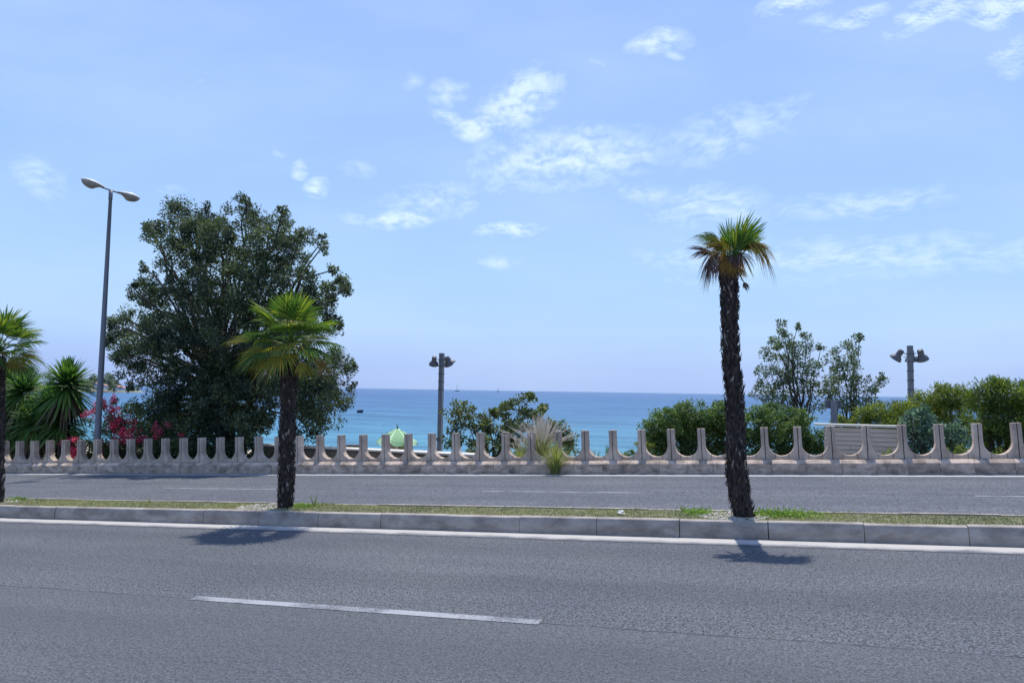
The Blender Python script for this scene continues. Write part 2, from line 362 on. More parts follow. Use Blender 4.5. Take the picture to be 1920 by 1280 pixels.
M_ROAD = asphalt('asphalt_near', 5.43, near=True)
M_ROAD2 = asphalt('asphalt_far', 13.9, base=(.093, .098, .108), seam_w=.03)
M_PAINT = paint('worn_white_paint', (.31, .315, .325), .46)
M_EDGE = paint('dusty_edge_paint', (.44, .41, .375), .37, (8.70, 8.84, .55))
M_EDGE2 = paint('far_edge_paint', (.46, .45, .44), .38)
M_KERB = surf('kerb_concrete', (.21, .18, .155), (.45, .395, .345), 2.6, .9, bump=.3, bscale=90, speck=(160, .25), stretch=(1, 1, 2))
M_KERBT = surf('kerb_top_concrete', (.40, .39, .35), (.52, .50, .45), 5, .9, bump=.2, speck=(120, .2))
M_CONC = surf('balustrade_concrete', (.34, .265, .205), (.64, .515, .41), 3.6, .92, bump=.35, bscale=110, speck=(90, .22), stretch=(1, 1, .6), obj_rand=.10)
M_JOINT = surf('dark_joint', (.06, .045, .04), (.10, .07, .06), 20, .95)
M_SOIL = surf('dry_soil', (.12, .10, .07), (.22, .19, .13), 9, .95, bump=.5, bscale=40, speck=(60, .3))
M_TURF = surf('turf', (.12, .125, .07), (.22, .21, .13), 5, .95, bump=.5, bscale=60, speck=(140, .4))
M_GRASS = leafmat('grass_blade', [(0, (.13, .15, .06)), (.5, (.23, .235, .12)), (.8, (.34, .32, .19)), (1, (.42, .38, .25))], .25, patch=.3, pscale=.8)
M_METAL = surf('grey_galvanised_steel', (.13, .145, .17), (.19, .20, .23), 12, .5, metallic=.2, spec=.5, stretch=(1, 1, .2))
M_DMETAL = surf('dark_grey_steel', (.085, .09, .105), (.13, .135, .15), 12, .5, metallic=.2, spec=.5)
M_WHITE = surf('weathered_white_plastic', (.60, .56, .52), (.72, .69, .65), 10, .5)
M_GLASSY = surf('dusty_lamp_bowl', (.26, .25, .22), (.36, .34, .30), 14, .35, spec=.5)
M_BARK = surf('bark', (.035, .03, .028), (.085, .072, .062), 14, .95, bump=.6, bscale=40, stretch=(1, 1, .3))
M_PALMT = leafmat('palm_fibre', [(0, (.025, .020, .020)), (.55, (.060, .048, .042)), (.90, (.085, .068, .056)), (.93, (.20, .175, .15)), (1, (.26, .23, .20))], 0, .95, .1)
M_PALMC = surf('palm_trunk', (.020, .016, .016), (.07, .056, .05), 22, .98, bump=1.0, bscale=45, stretch=(1, 1, .5))

# ------------------------------------------------------------------ the street (all in the street's tilted frame)
TILT = (0, -ALPHA, 0)
def struct(name, mb, mat, tilt=True):
    o = mb.build(name, mat)
    if tilt: o.rotation_euler = TILT
    return tag(o, kind='structure')
X0, X1 = -150.0, 90.0
def sheet(x0, x1, y0, y1, z, nx=1):
    mb = MB(); xs = [x0 + (x1 - x0) * i / nx for i in range(nx + 1)]
    for x in xs: mb.v += [(x, y0, z), (x, y1, z)]
    for i in range(nx): mb.f.append((2 * i, 2 * i + 2, 2 * i + 3, 2 * i + 1))
    return mb
FAR = -0.07
struct('road', sheet(X0, X1, -3.0, 9.3, 0), M_ROAD)
struct('far_road', sheet(X0, X1, 9.8, 17.6, FAR), M_ROAD2)
struct('pavement', MB().box(((X0 + X1) / 2, -5, .02), (X1 - X0, 4.4, .26)), M_KERB)
s0, t0 = on_plane(350, 1124.5); s1, t1 = on_plane(1010, 1170)
lm = MB()
for k in range(-3, 4):
    a = s0 + k * 12.5; b = a + (s1 - s0)
    lm.v += [(a, 5.385, .004), (b, 5.385, .004), (b, 5.505, .004), (a, 5.505, .004)]; q = len(lm.v) - 4; lm.f.append((q, q + 1, q + 2, q + 3))
struct('lane_marking', lm, M_PAINT)
struct('edge_marking', sheet(X0, X1, 8.66, 9.02, .004), M_EDGE)
struct('far_edge_marking', sheet(X0, X1, 16.71, 16.92, FAR + .004), M_EDGE2)
lm = MB()
for px0, px1 in ((268, 500), (905, 1225), (1810, 2100)):
    a = on_plane(px0, 921, FAR)[0]; b = on_plane(px1, 923, FAR)[0]; yy = 13.72
    lm.v += [(a, yy, FAR + .004), (b, yy, FAR + .004), (b, yy + .09, FAR + .004), (a, yy + .09, FAR + .004)]; q = len(lm.v) - 4; lm.f.append((q, q + 1, q + 2, q + 3))
struct('far_lane_marking', lm, M_PAINT)

rng = random.Random(4)
def kerb(y_face, dirn, width, h, s_off, name, base=0.0):
    """row of one metre kerb stones, battered face with a rounded arris"""
    mb = MB(); x = -48.0 + s_off
    while x < 30:
        j = rng.uniform(-.009, .009); hz = h + rng.uniform(-.007, .005); g = rng.uniform(.002, .006)
        yf = y_face + j
        prof = [(0, base - .12), (0.012, base + hz * .55), (.026, base + hz - .03), (.034, base + hz - .010), (.052, base + hz), (width, base + hz), (width, base - .12)]
        poly = [(yf + dirn * a, z) for a, z in prof]
        if dirn < 0: poly = poly[::-1]
        mb.prismx(poly, x + g, x + 1.0 - g)
        x += 1.0
    o = mb.build(name, M_KERB); o.rotation_euler = TILT; tag(o, kind='structure')
    mj = MB().box((-9, y_face + dirn * (width / 2 + .03), base + h / 2 - .02), (78, width - .07, h - .05))
    return o
K0 = -12.05
kerb(9.05, 1, .135, .200, (K0 % 1.0), 'kerb')
kerb(10.00, -1, .12, .205, .45, 'rear_kerb', 0)
struct('median', MB().box((-9, 9.53, .085), (78, .70, .21)), M_TURF)

# grass of the median (uncountable)
nr = np.random.default_rng(3)
def blades(n, xs, ys, h, base, lean=.5, w=.004):
    x = xs(n); y = ys(n); z = np.full(n, base); P = np.stack([x, y, z], 1)
    hh = h * nr.uniform(.4, 1.3, (n, 1)); d = unit(nr.normal(size=(n, 3)) * lean + np.array([0, 0, 1.0])); sd = unit(np.cross(d, nr.normal(size=(n, 3))))
    tip = P + d * hh; return np.stack([P - sd * w, P + sd * w, tip + sd * w * .25, tip - sd * w * .25], 1)
V = blades(52000, lambda n: nr.uniform(-19, 6, n), lambda n: nr.uniform(9.18, 9.89, n), .026, .188, .9, .005)
o = quads('grass', V, M_GRASS, None); o.rotation_euler = TILT; tag(o, kind='stuff'); tag(o, 'short dry green turf covering the narrow road median', 'grass')

# ------------------------------------------------------------------ balustrade
PITCHX = 0.6698; PH = 4.52; HW = .078; RB = PITCHX / 2 - HW
def post_profile(x0, x1, inset=0.0):
    """outline between x0 and x1 of the inverted T with concave flanks; z=0 is the top of the base blocks"""
    zb = .07; top = .70 - inset; HW_ = HW - inset
    def zt(x):
        a = abs(x)
        if a <= HW_ + 1e-6: return top
        u = (a - HW_) / RB; u = min(1, max(0, u)); return zb + RB * 1.02 * (1 - math.sqrt(max(0, 1 - (1 - u) ** 2))) - inset
    xs = [x0, x1] + [sg * (HW_ + RB * (1 - math.cos(math.radians(a)))) for sg in (-1, 1) for a in range(0, 91, 9)]
    xs = sorted(set(round(x, 5) for x in xs if x0 - 1e-6 <= x <= x1 + 1e-6))
    top_pts = []
    for x in xs: 
        z = zt(x)
        if abs(abs(x) - HW_) < 2e-5: 
            pts = [(x, top), (x, zb + RB * 1.02 - inset)] if x > 0 else [(x, zb + RB * 1.02 - inset), (x, top)]
            if x0 > 0 and abs(x - x0) < 1e-4: pts = pts[1:]
            top_pts += pts
        else: top_pts.append((x, z))
    return [(x0, 0.0)] + top_pts + [(x1, 0.0)]
bal = empty('balustrade', rf(PH, 17.2, FAR), 'long pinkish concrete balustrade of posts with U shaped gaps along the far road', 'balustrade', None, TILT)
G = .009
pm = MB()
for a, b in ((-PITCHX / 2 + .003, -.205), (-.195, -G), (G, .195), (.205, PITCHX / 2 - .003)):
    pts = post_profile(a, b)[::-1]
    pm.prism(pts, .20, .38)
core = post_profile(-PITCHX / 2 + .006, PITCHX / 2 - .006, .006)[::-1]
pm.prism([(x, max(z, .004)) for x, z in core], .215, .365)
post0 = None; i = 0
for k in range(54, -9, -1):
    if post0 is None:
        p = post0 = pm.build('post', M_CONC, bal); p.data.materials.append(M_JOINT); npoly = len(core) + 2
        for q in list(p.data.polygons)[-npoly:]: q.material_index = 1
    else: p = post0.copy(); COL.objects.link(p); p.parent = bal
    p.location = (4.599 - .68807 * k + .0003345 * k * k - PH + .065, rng.uniform(-.004, .004), .30); p.scale = ((.68807 - .000669 * k) / PITCHX, 1, 1); p.rotation_euler = (0, rng.uniform(-.006, .006), 0)
M_BLOCK = surf('stained_block', (.19, .15, .115), (.68, .53, .42), 2.4, .95, bump=.5, bscale=70, speck=(70, .25), stretch=(1, 1, 2.6), obj_rand=.14)
x = -52 * PITCHX - .2; variants = []
bk = random.Random(12)
for v in range(5):
    ln = 1.0; mb = MB(); n = 8
    for seg in range(1):
        prof = [(0, -.25), (0, .228), (.010, .240), (.095, .296), (.105, .300), (.42, .300), (.42, -.25)]
        mb.prismx(prof, .004, .996)
    variants.append(mb.build('base_block', M_BLOCK, bal)); 
used = set()
while x < 11 * PITCHX:
    w = bk.choice((.62, .66, .70, .66, .58)); v = bk.randrange(5)
    if v in used: b_ = variants[v].copy(); COL.objects.link(b_); b_.parent = bal
    else: b_ = variants[v]; used.add(v)
    b_.location = (x, bk.uniform(-.012, .006), bk.uniform(-.008, -.001)); b_.scale = (w, 1, 1); x += w
# dirt and joints at its foot are in the block material

# ------------------------------------------------------------------ land behind, beach, sea
def land(name, prof, mat, xs, tiltf=None, kind='structure'):
    mb = MB()
    for x in xs:
        for t, z0, g in prof: mb.v.append((x, t, z0 + g * gz(x)))
    n = len(prof)
    for i in range(len(xs) - 1):
        for j in range(n - 1): mb.f.append((i * n + j, (i + 1) * n + j, (i + 1) * n + j + 1, i * n + j + 1))
    return tag(mb.build(name, mat), kind=kind)
M_EARTH = surf('planted_earth', (.09, .085, .045), (.20, .17, .10), 1.2, .95, bump=.6, bscale=12, speck=(18, .35))
M_SAND = surf('beach_sand', (.42, .36, .27), (.52, .45, .35), .5, .95, speck=(8, .1))
M_PROM = surf('promenade_paving', (.38, .35, .31), (.48, .44, .39), 2, .9)
xs = [X0 + 8 * i for i in range(31)]
land('embankment', [(17.45, .0, 1), (19.8, -.12, 1), (21.5, -.6, .9), (24, -1.7, .6), (29, -3.35, 0)], M_EARTH, xs)
land('promenade', [(29, -3.35, 0), (34.5, -3.35, 0)], M_PROM, [-400, 300])
land('beach', [(34.5, -3.36, 0), (55, -4.5, 0), (72, -5.9, 0), (95, -7.5, 0)], M_SAND, [-400, 300])
SEA = -6.35
def sea_mat():
    m, nt, b = newmat('sea_water'); L = nt.links; tc = nd(nt, 'ShaderNodeTexCoord'); P = tc.outputs['Object']
    sx = nd(nt, 'ShaderNodeSeparateXYZ'); L.new(P, sx.inputs[0]); y = sx.outputs[1]
    def noise(s, d, st, r=.6):
        mp = nd(nt, 'ShaderNodeMapping'); mp.inputs['Scale'].default_value = st; mp.inputs['Rotation'].default_value = (0, 0, math.radians(-17)); L.new(P, mp.inputs[0])
        n = nd(nt, 'ShaderNodeTexNoise'); n.inputs['Scale'].default_value = s; n.inputs['Detail'].default_value = d; n.inputs['Roughness'].default_value = r; L.new(mp.outputs[0], n.inputs['Vector']); return n.outputs[0]
    ly = mth(nt, 'LOGARITHM', mth(nt, 'MAXIMUM', y, 50.0), 10.0)
    big = noise(.012, 5, (.35, 1, 1)); 
    ly = mth(nt, 'ADD', ly, mth(nt, 'MULTIPLY', mth(nt, 'SUBTRACT', big, .5), .35))
    r = nd(nt, 'ShaderNodeValToRGB'); L.new(maprange(nt, ly, 1.85, 3.9), r.inputs[0]); e = r.color_ramp.elements
    # shallow sandy shelf -> deep water
    e[0].position = 0; e[0].color = (.065, .23, .30, 1); e[1].position = 1; e[1].color = (.075, .15, .27, 1)
    for p, c in ((.12, (.055, .19, .285)), (.28, (.045, .14, .265)), (.5, (.045, .12, .25)), (.75, (.06, .125, .26))): q = e.new(p); q.color = (*c, 1)
    ch = mth(nt, 'ADD', mth(nt, 'MULTIPLY', noise(.22, 3, (.16, 1, 1), .75), .45), mth(nt, 'ADD', mth(nt, 'MULTIPLY', noise(.05, 4, (.14, 1, 1), .75), .35), mth(nt, 'MULTIPLY', noise(.010, 4, (.12, 1, 1), .75), .2)))
    col = mixc(nt, 1.0, r.outputs[0], mixc(nt, maprange(nt, ch, .41, .59), (.50, .62, .72), (1.55, 1.40, 1.28)), 'MULTIPLY')
    L.new(col, b.inputs['Base Color']); b.inputs['Roughness'].default_value = .38; b.inputs['IOR'].default_value = 1.33; b.inputs['Specular IOR Level'].default_value = .22
    bp = nd(nt, 'ShaderNodeBump'); bp.inputs['Strength'].default_value = .9; bp.inputs['Distance'].default_value = .7
    L.new(mth(nt, 'ADD', noise(.5, 5, (.4, 1, 1), .7), noise(.1, 4, (.3, 1, 1))), bp.inputs['Height']); L.new(bp.outputs[0], b.inputs['Normal'])
    return m
mb = MB(); mb.v = [(-40000, 60, SEA), (40000, 60, SEA), (40000, 45000, SEA), (-40000, 45000, SEA)]; mb.f = [(0, 1, 2, 3)]
tag(mb.build('sea', sea_mat()), kind='structure')
# everything inland behind the camera and round about
mb = MB(); mb.v = [(-3000, -3000, -8), (3000, -3000, -8), (3000, 90, -8), (-3000, 90, -8)]; mb.f = [(0, 1, 2, 3)]
tag(mb.build('ground', M_EARTH), kind='structure')

# level low wall with pale coping behind the balustrade
def low_wall():
    T = 20.4; a = at(470, 846, T); b = at(905, 846, T); zt = at(745, 845.5, T).z
    r = empty('low_wall', (b.x, T, zt - 1.2), 'low brown wall with a pale flat coping behind the balustrade', 'wall')
    mb = MB(); L_ = b.x - a.x
    for i in range(7): mb.box((a.x + L_ / 2, T + .25 + (0.01 if i % 2 else 0), zt - .10 - i * .16 - .075), (L_, .42, .148))
    mb.box((a.x + L_ / 2, T + .26, zt - .65), (L_ - .02, .38, 1.15))
    child(mb, 'wall_courses', surf('brown_wall', (.16, .12, .09), (.26, .21, .16), 4, .9, bump=.3), r)
    child(MB().box((a.x + L_ / 2, T + .25, zt - .02), (L_ + .04, .56, .055)), 'coping', surf('pale_coping', (.58, .53, .46), (.70, .65, .58), 4, .85), r)
low_wall()
def slat_wall():
    T = 19.3; a = at(1546, 797, T); b = at(1692, 799, T); zt = at(1610, 796.5, T).z; L_ = b.x - a.x
    r = empty('entrance_wall', (a.x + L_ / 2, T, zt - 1.0), 'cream wall of horizontal courses with a thin cap behind the balustrade', 'wall')
    mb = MB(); q = random.Random(2)
    for i in range(9):
        z = zt - .075 - i * .105; x = a.x
        while x < b.x - .01:
            w = min(q.uniform(.55, 1.0), b.x - x)
            mb.box((x + w / 2, T + .12 + q.uniform(-.004, .004), z - .045), (w - .006, .2, .094)); x += w
    mb2 = MB().box((a.x + L_ / 2, T + .13, zt - .52), (L_ - .03, .19, .9))
    child(mb, 'wall_courses', surf('cream_board', (.52, .44, .36), (.64, .55, .46), 5, .85, speck=(60, .1), stretch=(.4, 1, 2)), r)
    child(mb2, 'core', M_JOINT, r)
    child(MB().box((a.x + L_ / 2 - .10, T + .13, zt - .015), (L_ + .24, .34, .05)), 'cap', surf('cream_cap', (.62, .60, .50), (.70, .68, .58), 5, .7), r)
slat_wall()

def back_sign():
    T = 20.6; p = at(1564, 795, T); top = at(1564, 751, T); k = ppm(1564, T); g = -.4
    r = empty('signpost', (p.x, T, g), 'grey square post with a small framed panel between the two slender trees', 'signpost')
    child(MB().box((p.x, T, (top.z + g) / 2), (11 / k, 11 / k, top.z - g)), 'post', M_METAL, r)
    w = 27 / k; h = 14 / k
    child(MB().box((p.x - .01, T + .11, top.z - h / 2), (w, .03, h)), 'panel', M_DMETAL, r)
    mb = MB(); t_ = .02
    for dx, dz, ww, hh in ((0, h / 2, w + t_, t_), (0, -h / 2, w + t_, t_), (-w / 2, 0, t_, h - t_), (w / 2, 0, t_, h - t_)): mb.box((p.x - .01 + dx, T + .11, top.z - h / 2 + dz), (ww, .05, hh))
    child(mb, 'frame', M_METAL, r)
back_sign()

# ------------------------------------------------------------------ tall street lamp, two heads
VSx = Vector(_R); VTx = Vector(_F)
def street_lamp():
    T = 18.05; b = at(181, 850, T); top = at(208, 357, T); base = gz(b.x) - .02
    r = empty('street_lamp', (b.x, T, base), 'tall grey tapered street lamp with two cobra heads beside the big dark tree', 'street lamp')
    ax = Vector((top.x, T, top.z)); bx = Vector((b.x, T, base))
    k = ppm(190, T)
    mb = MB(); pts = [bx.lerp(ax, u) for u in (0, .1, .4, .7, .965, .966, 1.0)]; mb.tube(pts, [.105, .10, .085, .068, .052, .062, .062], 14)
    child(mb, 'pole', M_METAL, r, True)
    child(MB().box((bx.x, T, base + .03), (.4, .4, .06)), 'base_plate', M_DMETAL, r)
    mb = MB(); d = (VSx * .72 + VTx * .69 + Vector((0, 0, -.17))).normalized(); side = d.cross(Vector((0, 0, 1))).normalized(); up = side.cross(d)
    mb.tube([ax - d * .28, ax + d * .28], .024, 10)
    child(mb, 'arm', M_DMETAL, r)
    for sg in (-1, 1):
        # head: flattened teardrop, shell above and bowl below
        n = 15; sec = []
        L_ = .70; org = ax + d * (sg * .20)
        for i in range(n):
            u = i / (n - 1); w = .185 * (math.sin(math.pi * min(1, (u * .5 + .5 * u ** 1.6))) ** .75) + .03 * (1 - u); w = max(w, .004)
            sec.append((u, w))
        for part, z0, z1, mt in (('shell', .0, .085, M_WHITE), ('bowl', -.17, -.001, M_GLASSY)):
            m2 = MB(); K = 9
            for u, w in sec:
                hgt = (z1 if part == 'shell' else z0) * (w / .165) ** .7
                if part == 'bowl' and u < .45: hgt *= .3 + .7 * max(0, (u - .12) / .33) ** 1.5
                for j in range(K):
                    A = math.pi * j / (K - 1)
                    p = org + d * (sg * u * L_) + side * (math.cos(A) * w) + up * (math.sin(A) * hgt + .02 + u * .03)
                    m2.v.append(tuple(p))
            for i in range(n - 1):
                for j in range(K - 1): m2.f.append((i * K + j, i * K + j + 1, (i + 1) * K + j + 1, (i + 1) * K + j))
            if part == 'shell': hd = child(m2, 'lamp_head', mt, r, True)
            else:
                bo = m2.build('bowl', mt, hd, True); me = bo.data; co = np.empty(len(me.vertices) * 3); me.vertices.foreach_get('co', co)
                me.vertices.foreach_set('co', (co.reshape(-1, 3) - np.array(r.location)).ravel()); me.update()
street_lamp()

# promenade lamps: square post, three round floodlights
def flood_lamp(px, pytop, T, label, flip=1):
    top = at(px, pytop, T); base = -3.35; x = top.x
    r = empty('floodlight_post', (x, T, base), label, 'lamp post', 'promenade floodlight posts')
    w = .20; mb = MB().box((0, 0, (top.z - base) / 2), (w, w, top.z - base))
    mb.build('post', M_METAL, r)
    zt = top.z - base
    for dz in (.33, .62, .98, 1.35, 1.72): MB().box((0, 0, zt - dz), (w + .035, w + .035, .035)).build('band', M_DMETAL, r)
    for sx, sy in ((-1, -.25), (1, -.25), (0.25, 1)):
        m1 = MB(); dirh = Vector((sx, sy, 0)).normalized()
        m1.tube([(0, 0, zt - .34), tuple(dirh * .22 + Vector((0, 0, zt - .30)))], .018, 6); m1.tube([(0, 0, zt - .42), tuple(dirh * .25 + Vector((0, 0, zt - .44)))], .014, 6)
        arm = m1.build('arm', M_DMETAL, r)
        axis = (dirh * (.55 if sx * flip > 0 else .25) + Vector((0, .45 if sy < 0 else 0, -.78))).normalized()
        c = dirh * .36 + Vector((0, 0, zt - .26))
        m2 = MB(); m2.lathe([(0.001, -.10), (.10, -.10), (.115, -.06), (.115, .12), (.13, .15), (.20, .22), (.235, .31), (.24, .33), (.20, .325), (.001, .30)], c, axis, 18)
        m2.build('floodlight', M_DMETAL, r, True)
        m3 = MB().lathe([(.001, .336), (.21, .334)], c, axis, 18); m3.build('lens', M_GLASSY, r)
    mb = MB().box((-.18, 0, zt - 4.05), (.40, .3, .15)).build('switch_box', M_DMETAL, r)
    return r
flood_lamp(828.5, 662, 32.0, 'grey floodlight post against the sea, left of the loose olive bush')
flood_lamp(1706, 648, 32.4, 'grey promenade floodlight post rising behind the green bushes on the right', -1)

# ------------------------------------------------------------------ palms
def fan(mb, hub, axis, nrm, R, nseg, spread, droop, rg, wk=1.0, sag=0.0):
    axis = axis.normalized(); nrm = (nrm - axis * nrm.dot(axis)).normalized(); side = nrm.cross(axis)
    da = 2 * spread / nseg
    for i in range(nseg):
        a = -spread + da * (i + .5) + rg.uniform(-.02, .02); q = abs(a) / spread
        L_ = R * (1 - .32 * q ** 2) * rg.uniform(.82, 1.08); d = axis * math.cos(a) + side * math.sin(a)
        sd = (side * math.cos(a) - axis * math.sin(a)); pts = []; wid = []
        for u in (.04, .3, .5, .7, .86, 1.0):
            p = hub + d * (L_ * u) + nrm * (L_ * (.10 * q * u)) + Vector((0, 0, -1)) * (L_ * (droop * rg.uniform(.85, 1.15) * max(0, u - .35) ** 2 * 1.6 + sag * u * u * .3))
            pts.append(p); wid.append(min(math.tan(da / 2) * L_ * u * 1.02, math.tan(da / 2) * L_ * .5 * (1.35 if u < .6 else (1.35 * (1.0 - u) / .4 + .10))) * wk)
        mb.strip(pts, sd, wid, .55, nrm)
def frond(root, base, dirv, pet, R, nrm, mat, rg, spread=1.75, droop=.35, nseg=34, sag=0, wk=1.0):
    dirv = Vector(dirv).normalized(); base = Vector(base); hub = base + dirv * pet + Vector((0, 0, -.06 * pet))
    mb = MB(); mb.tube([base, base + dirv * pet * .5 + Vector((0, 0, .01)), hub], [.013, .009, .006], 5)
    ax = (dirv + Vector((0, 0, -.12 - sag * .5))).normalized()
    fan(mb, hub, ax, Vector(nrm), R, nseg, spread, droop, rg, wk, sag)
    return child(mb, 'frond', mat, root)
M_FG = leafmat('palm_green', [(0, (.045, .105, .022)), (.55, (.09, .16, .03)), (.85, (.16, .22, .035)), (1, (.30, .30, .04))], .38, .45, .5)
M_FD = leafmat('palm_dark_green', [(0, (.04, .09, .025)), (.6, (.07, .14, .035)), (1, (.12, .18, .05))], .3, .45, .5)
M_FB = leafmat('palm_grey_green', [(0, (.10, .15, .09)), (.6, (.15, .21, .12)), (1, (.2, .26, .14))], .25, .5, .5)
M_FY = leafmat('palm_yellow', [(0, (.12, .17, .03)), (.5, (.24, .24, .03)), (1, (.36, .26, .04))], .38, .5, .4, (1.3, 1.2, .5))
M_FO = leafmat('palm_ochre', [(0, (.20, .15, .04)), (.5, (.36, .22, .05)), (1, (.30, .16, .06))], .35, .6, .2, (1.3, 1.1, .6))
M_FR = leafmat('palm_dead', [(0, (.075, .05, .05)), (.6, (.14, .09, .08)), (1, (.22, .15, .12))], .15, .9, .1, (1, 1, 1))

def palm_trunk(root, pts, rad, rg, nflake):
    """fibre-clad trunk: rough core, hundreds of ragged old leaf bases"""
    n = 26; P = []
    for i in range(n + 1):
        u = i / n * (len(pts) - 1); j = min(int(u), len(pts) - 2); f = u - j
        P.append((pts[j].lerp(pts[j + 1], f), rad[j] + (rad[j + 1] - rad[j]) * f))
    mb = MB(); mb.tube([p for p, r in P], [r * .86 * rg.uniform(.94, 1.06) for p, r in P], 16, rng=rg, rough=.06)
    core = child(mb, 'trunk', M_PALMC, root)
    mb = MB()
    for k in range(nflake):
        u = rg.random() * n; j = min(int(u), n - 1); p, r = P[j]; p = p.lerp(P[j + 1][0], u - j); A = rg.uniform(0, 2 * math.pi)
        o_ = Vector((math.cos(A), math.sin(A), 0)); sd = Vector((-math.sin(A), math.cos(A), 0)); L_ = rg.uniform(.05, .12); w = rg.uniform(.009, .024)
        dn = 1 if rg.random() < .62 else -.7; st = p + o_ * r * .80; kk = rg.uniform(.15, .55)
        tilt = sd * rg.uniform(-.35, .35)
        q = [st, st + (Vector((0, 0, dn)) + tilt) * L_ * .5 + o_ * r * .17, st + (Vector((0, 0, dn)) + tilt) * L_ + o_ * L_ * kk * .8]
        mb.strip(q, sd, [w, w * .85, w * .25], .5, -o_)
    fl = mb.build('leaf_bases', M_PALMT, core); me = fl.data; co = np.empty(len(me.vertices) * 3); me.vertices.foreach_get('co', co)
    me.vertices.foreach_set('co', (co.reshape(-1, 3) - np.array(root.location)).ravel()); me.update()

VS = Vector(_R); VT = Vector(_F); VZ = Vector((0, 0, 1))     # across the view, away, up: used for posing the fronds
def vdir(a, z, b=0.0): return VS * a + VT * b + VZ * z
def palm_right():
    rg = random.Random(5); T = 9.50
    path = [(1397, 969, 23), (1386, 930, 24), (1380, 880, 22.5), (1379, 800, 21), (1377, 740, 21), (1371, 680, 20), (1368, 620, 19.5), (1368, 560, 20), (1366, 515, 21), (1366, 498, 17)]
    k = ppm(1380, T); pts = [at(x, y, T) for x, y, w in path]; base = pts[0].copy(); pts[0].z -= .03
    r = empty('palm_tree', base, 'tall fan palm with curved shaggy trunk and sparse yellow and brown fronds', 'palm tree', 'fan palms on the median')
    palm_trunk(r, pts, [w / k * .86 for x, y, w in path], rg, 1500)
    def F(hx, hy, tx, ty, R, mat, depth=0.0, nrm=None, **kw):
        """petiole from near the stem tip to (hx,hy), blade pointing at (tx,ty)"""
        if hy <= 486: hy -= 9; ty -= 11; R *= 1.08
        h = at(hx, hy, T) + VT * depth * .5; b = at(1367 + (hx - 1367) * .25, 497, T); tip = at(tx, ty, T) + VT * depth
        d = (h - b); pet = max(.05, d.length); ax = (tip - h).normalized()
        mb = MB(); mb.tube([b, b.lerp(h, .5) + Vector((0, 0, .015)), h], [.014, .010, .007], 5)
        fan(mb, h, ax, Vector(nrm) if nrm is not None else vdir(0, .35, -1), R, kw.get('nseg', 30), kw.get('spread', 1.2), kw.get('droop', .2), rg, kw.get('wk', 1), kw.get('sag', 0))
        child(mb, 'frond', mat, r)
    m = 1 / k
    F(1376, 484, 1385, 440, 52 * m, M_FG, -.15, spread=.9, nseg=26, droop=.1, wk=1.1)
    F(1382, 480, 1414, 436, 66 * m, M_FG, -.1, spread=.72, nseg=24, droop=.05, wk=1.1)
    F(1372, 482, 1385, 436, 54 * m, M_FY, .12, spread=.9, nseg=24, droop=.1)
    F(1362, 482, 1340, 455, 40 * m, M_FY, -.1, spread=1.1, nseg=26, droop=.5, wk=1.2)
    F(1352, 474, 1326, 446, 46 * m, M_FY, .15, spread=.8, nseg=24, droop=.5, wk=1.2, nrm=vdir(-.3, 1, -.5))
    F(1348, 468, 1306, 440, 56 * m, M_FG, -.1, spread=.7, nseg=26, droop=.7, wk=1.2, nrm=vdir(-.3, 1, -.7))
    F(1352, 480, 1325, 470, 46 * m, M_FO, -.1, spread=1.1, nseg=28, droop=.9, nrm=vdir(-.3, 1, -.6))
    F(1340, 484, 1295, 478, 46 * m, M_FR, .1, spread=.7, nseg=20, droop=.5, nrm=vdir(-.3, 1, -.7), wk=1.3)
    F(1394, 480, 1425, 470, 50 * m, M_FY, -.15, spread=1.1, nseg=30, droop=.7, nrm=vdir(.2, 1, -.7))
    F(1400, 476, 1436, 466, 52 * m, M_FO, -.05, spread=1.0, nseg=30, droop=1.3, nrm=vdir(.3, 1, -.7), wk=1.2)
    F(1371, 488, 1372, 470, 34 * m, M_FD, -.2, spread=1.3, nseg=22, wk=.9, droop=.4)
    F(1358, 488, 1345, 478, 36 * m, M_FO, -.2, spread=1.2, nseg=22, wk=.9, droop=.7)
    F(1366, 488, 1364, 508, 32 * m, M_FO, -.22, spread=1.1, nseg=18, wk=.7, droop=.5, nrm=vdir(0, .6, -1))
    F(1384, 486, 1395, 507, 34 * m, M_FR, -.2, spread=1.1, nseg=18, wk=.7, droop=.6, nrm=vdir(.2, .6, -1))
    F(1380, 472, 1418, 425, 74 * m, M_FG, .10, spread=.66, nseg=20, droop=.05, nrm=vdir(.2, .3, -1))
    F(1368, 472, 1362, 430, 50 * m, M_FG, -.05, spread=.75, nseg=18, droop=.05)
    F(1355, 478, 1318, 440, 40 * m, M_FO, -.12, spread=.9, nseg=18, droop=.7, nrm=vdir(-.2, 1, -.4))
    F(1345, 462, 1300, 436, 58 * m, M_FG, .1, spread=.62, nseg=22, droop=.55, nrm=vdir(-.3, 1, -.5))
    F(1350, 470, 1315, 450, 38 * m, M_FY, -.15, spread=.9, nseg=20, droop=.6, nrm=vdir(-.3, 1, -.5))
    F(1335, 482, 1285, 470, 52 * m, M_FR, .0, spread=.45, nseg=15, droop=.22, nrm=vdir(-.2, 1, -.4), wk=1.3)
    F(1345, 484, 1322, 500, 42 * m, M_FR, -.15, spread=1.0, nseg=22, droop=1.5, nrm=vdir(-.2, .8, -.8))
    F(1338, 486, 1330, 520, 52 * m, M_FR, .1, spread=.55, nseg=14, droop=.5, nrm=vdir(-1, .2, -.5))
    F(1392, 474, 1430, 458, 50 * m, M_FO, -.1, spread=.9, nseg=26, droop=1.2, nrm=vdir(.2, 1, -.4))
    F(1398, 470, 1440, 462, 56 * m, M_FO, .12, spread=.7, nseg=24, droop=1.0, nrm=vdir(.3, 1, -.5))
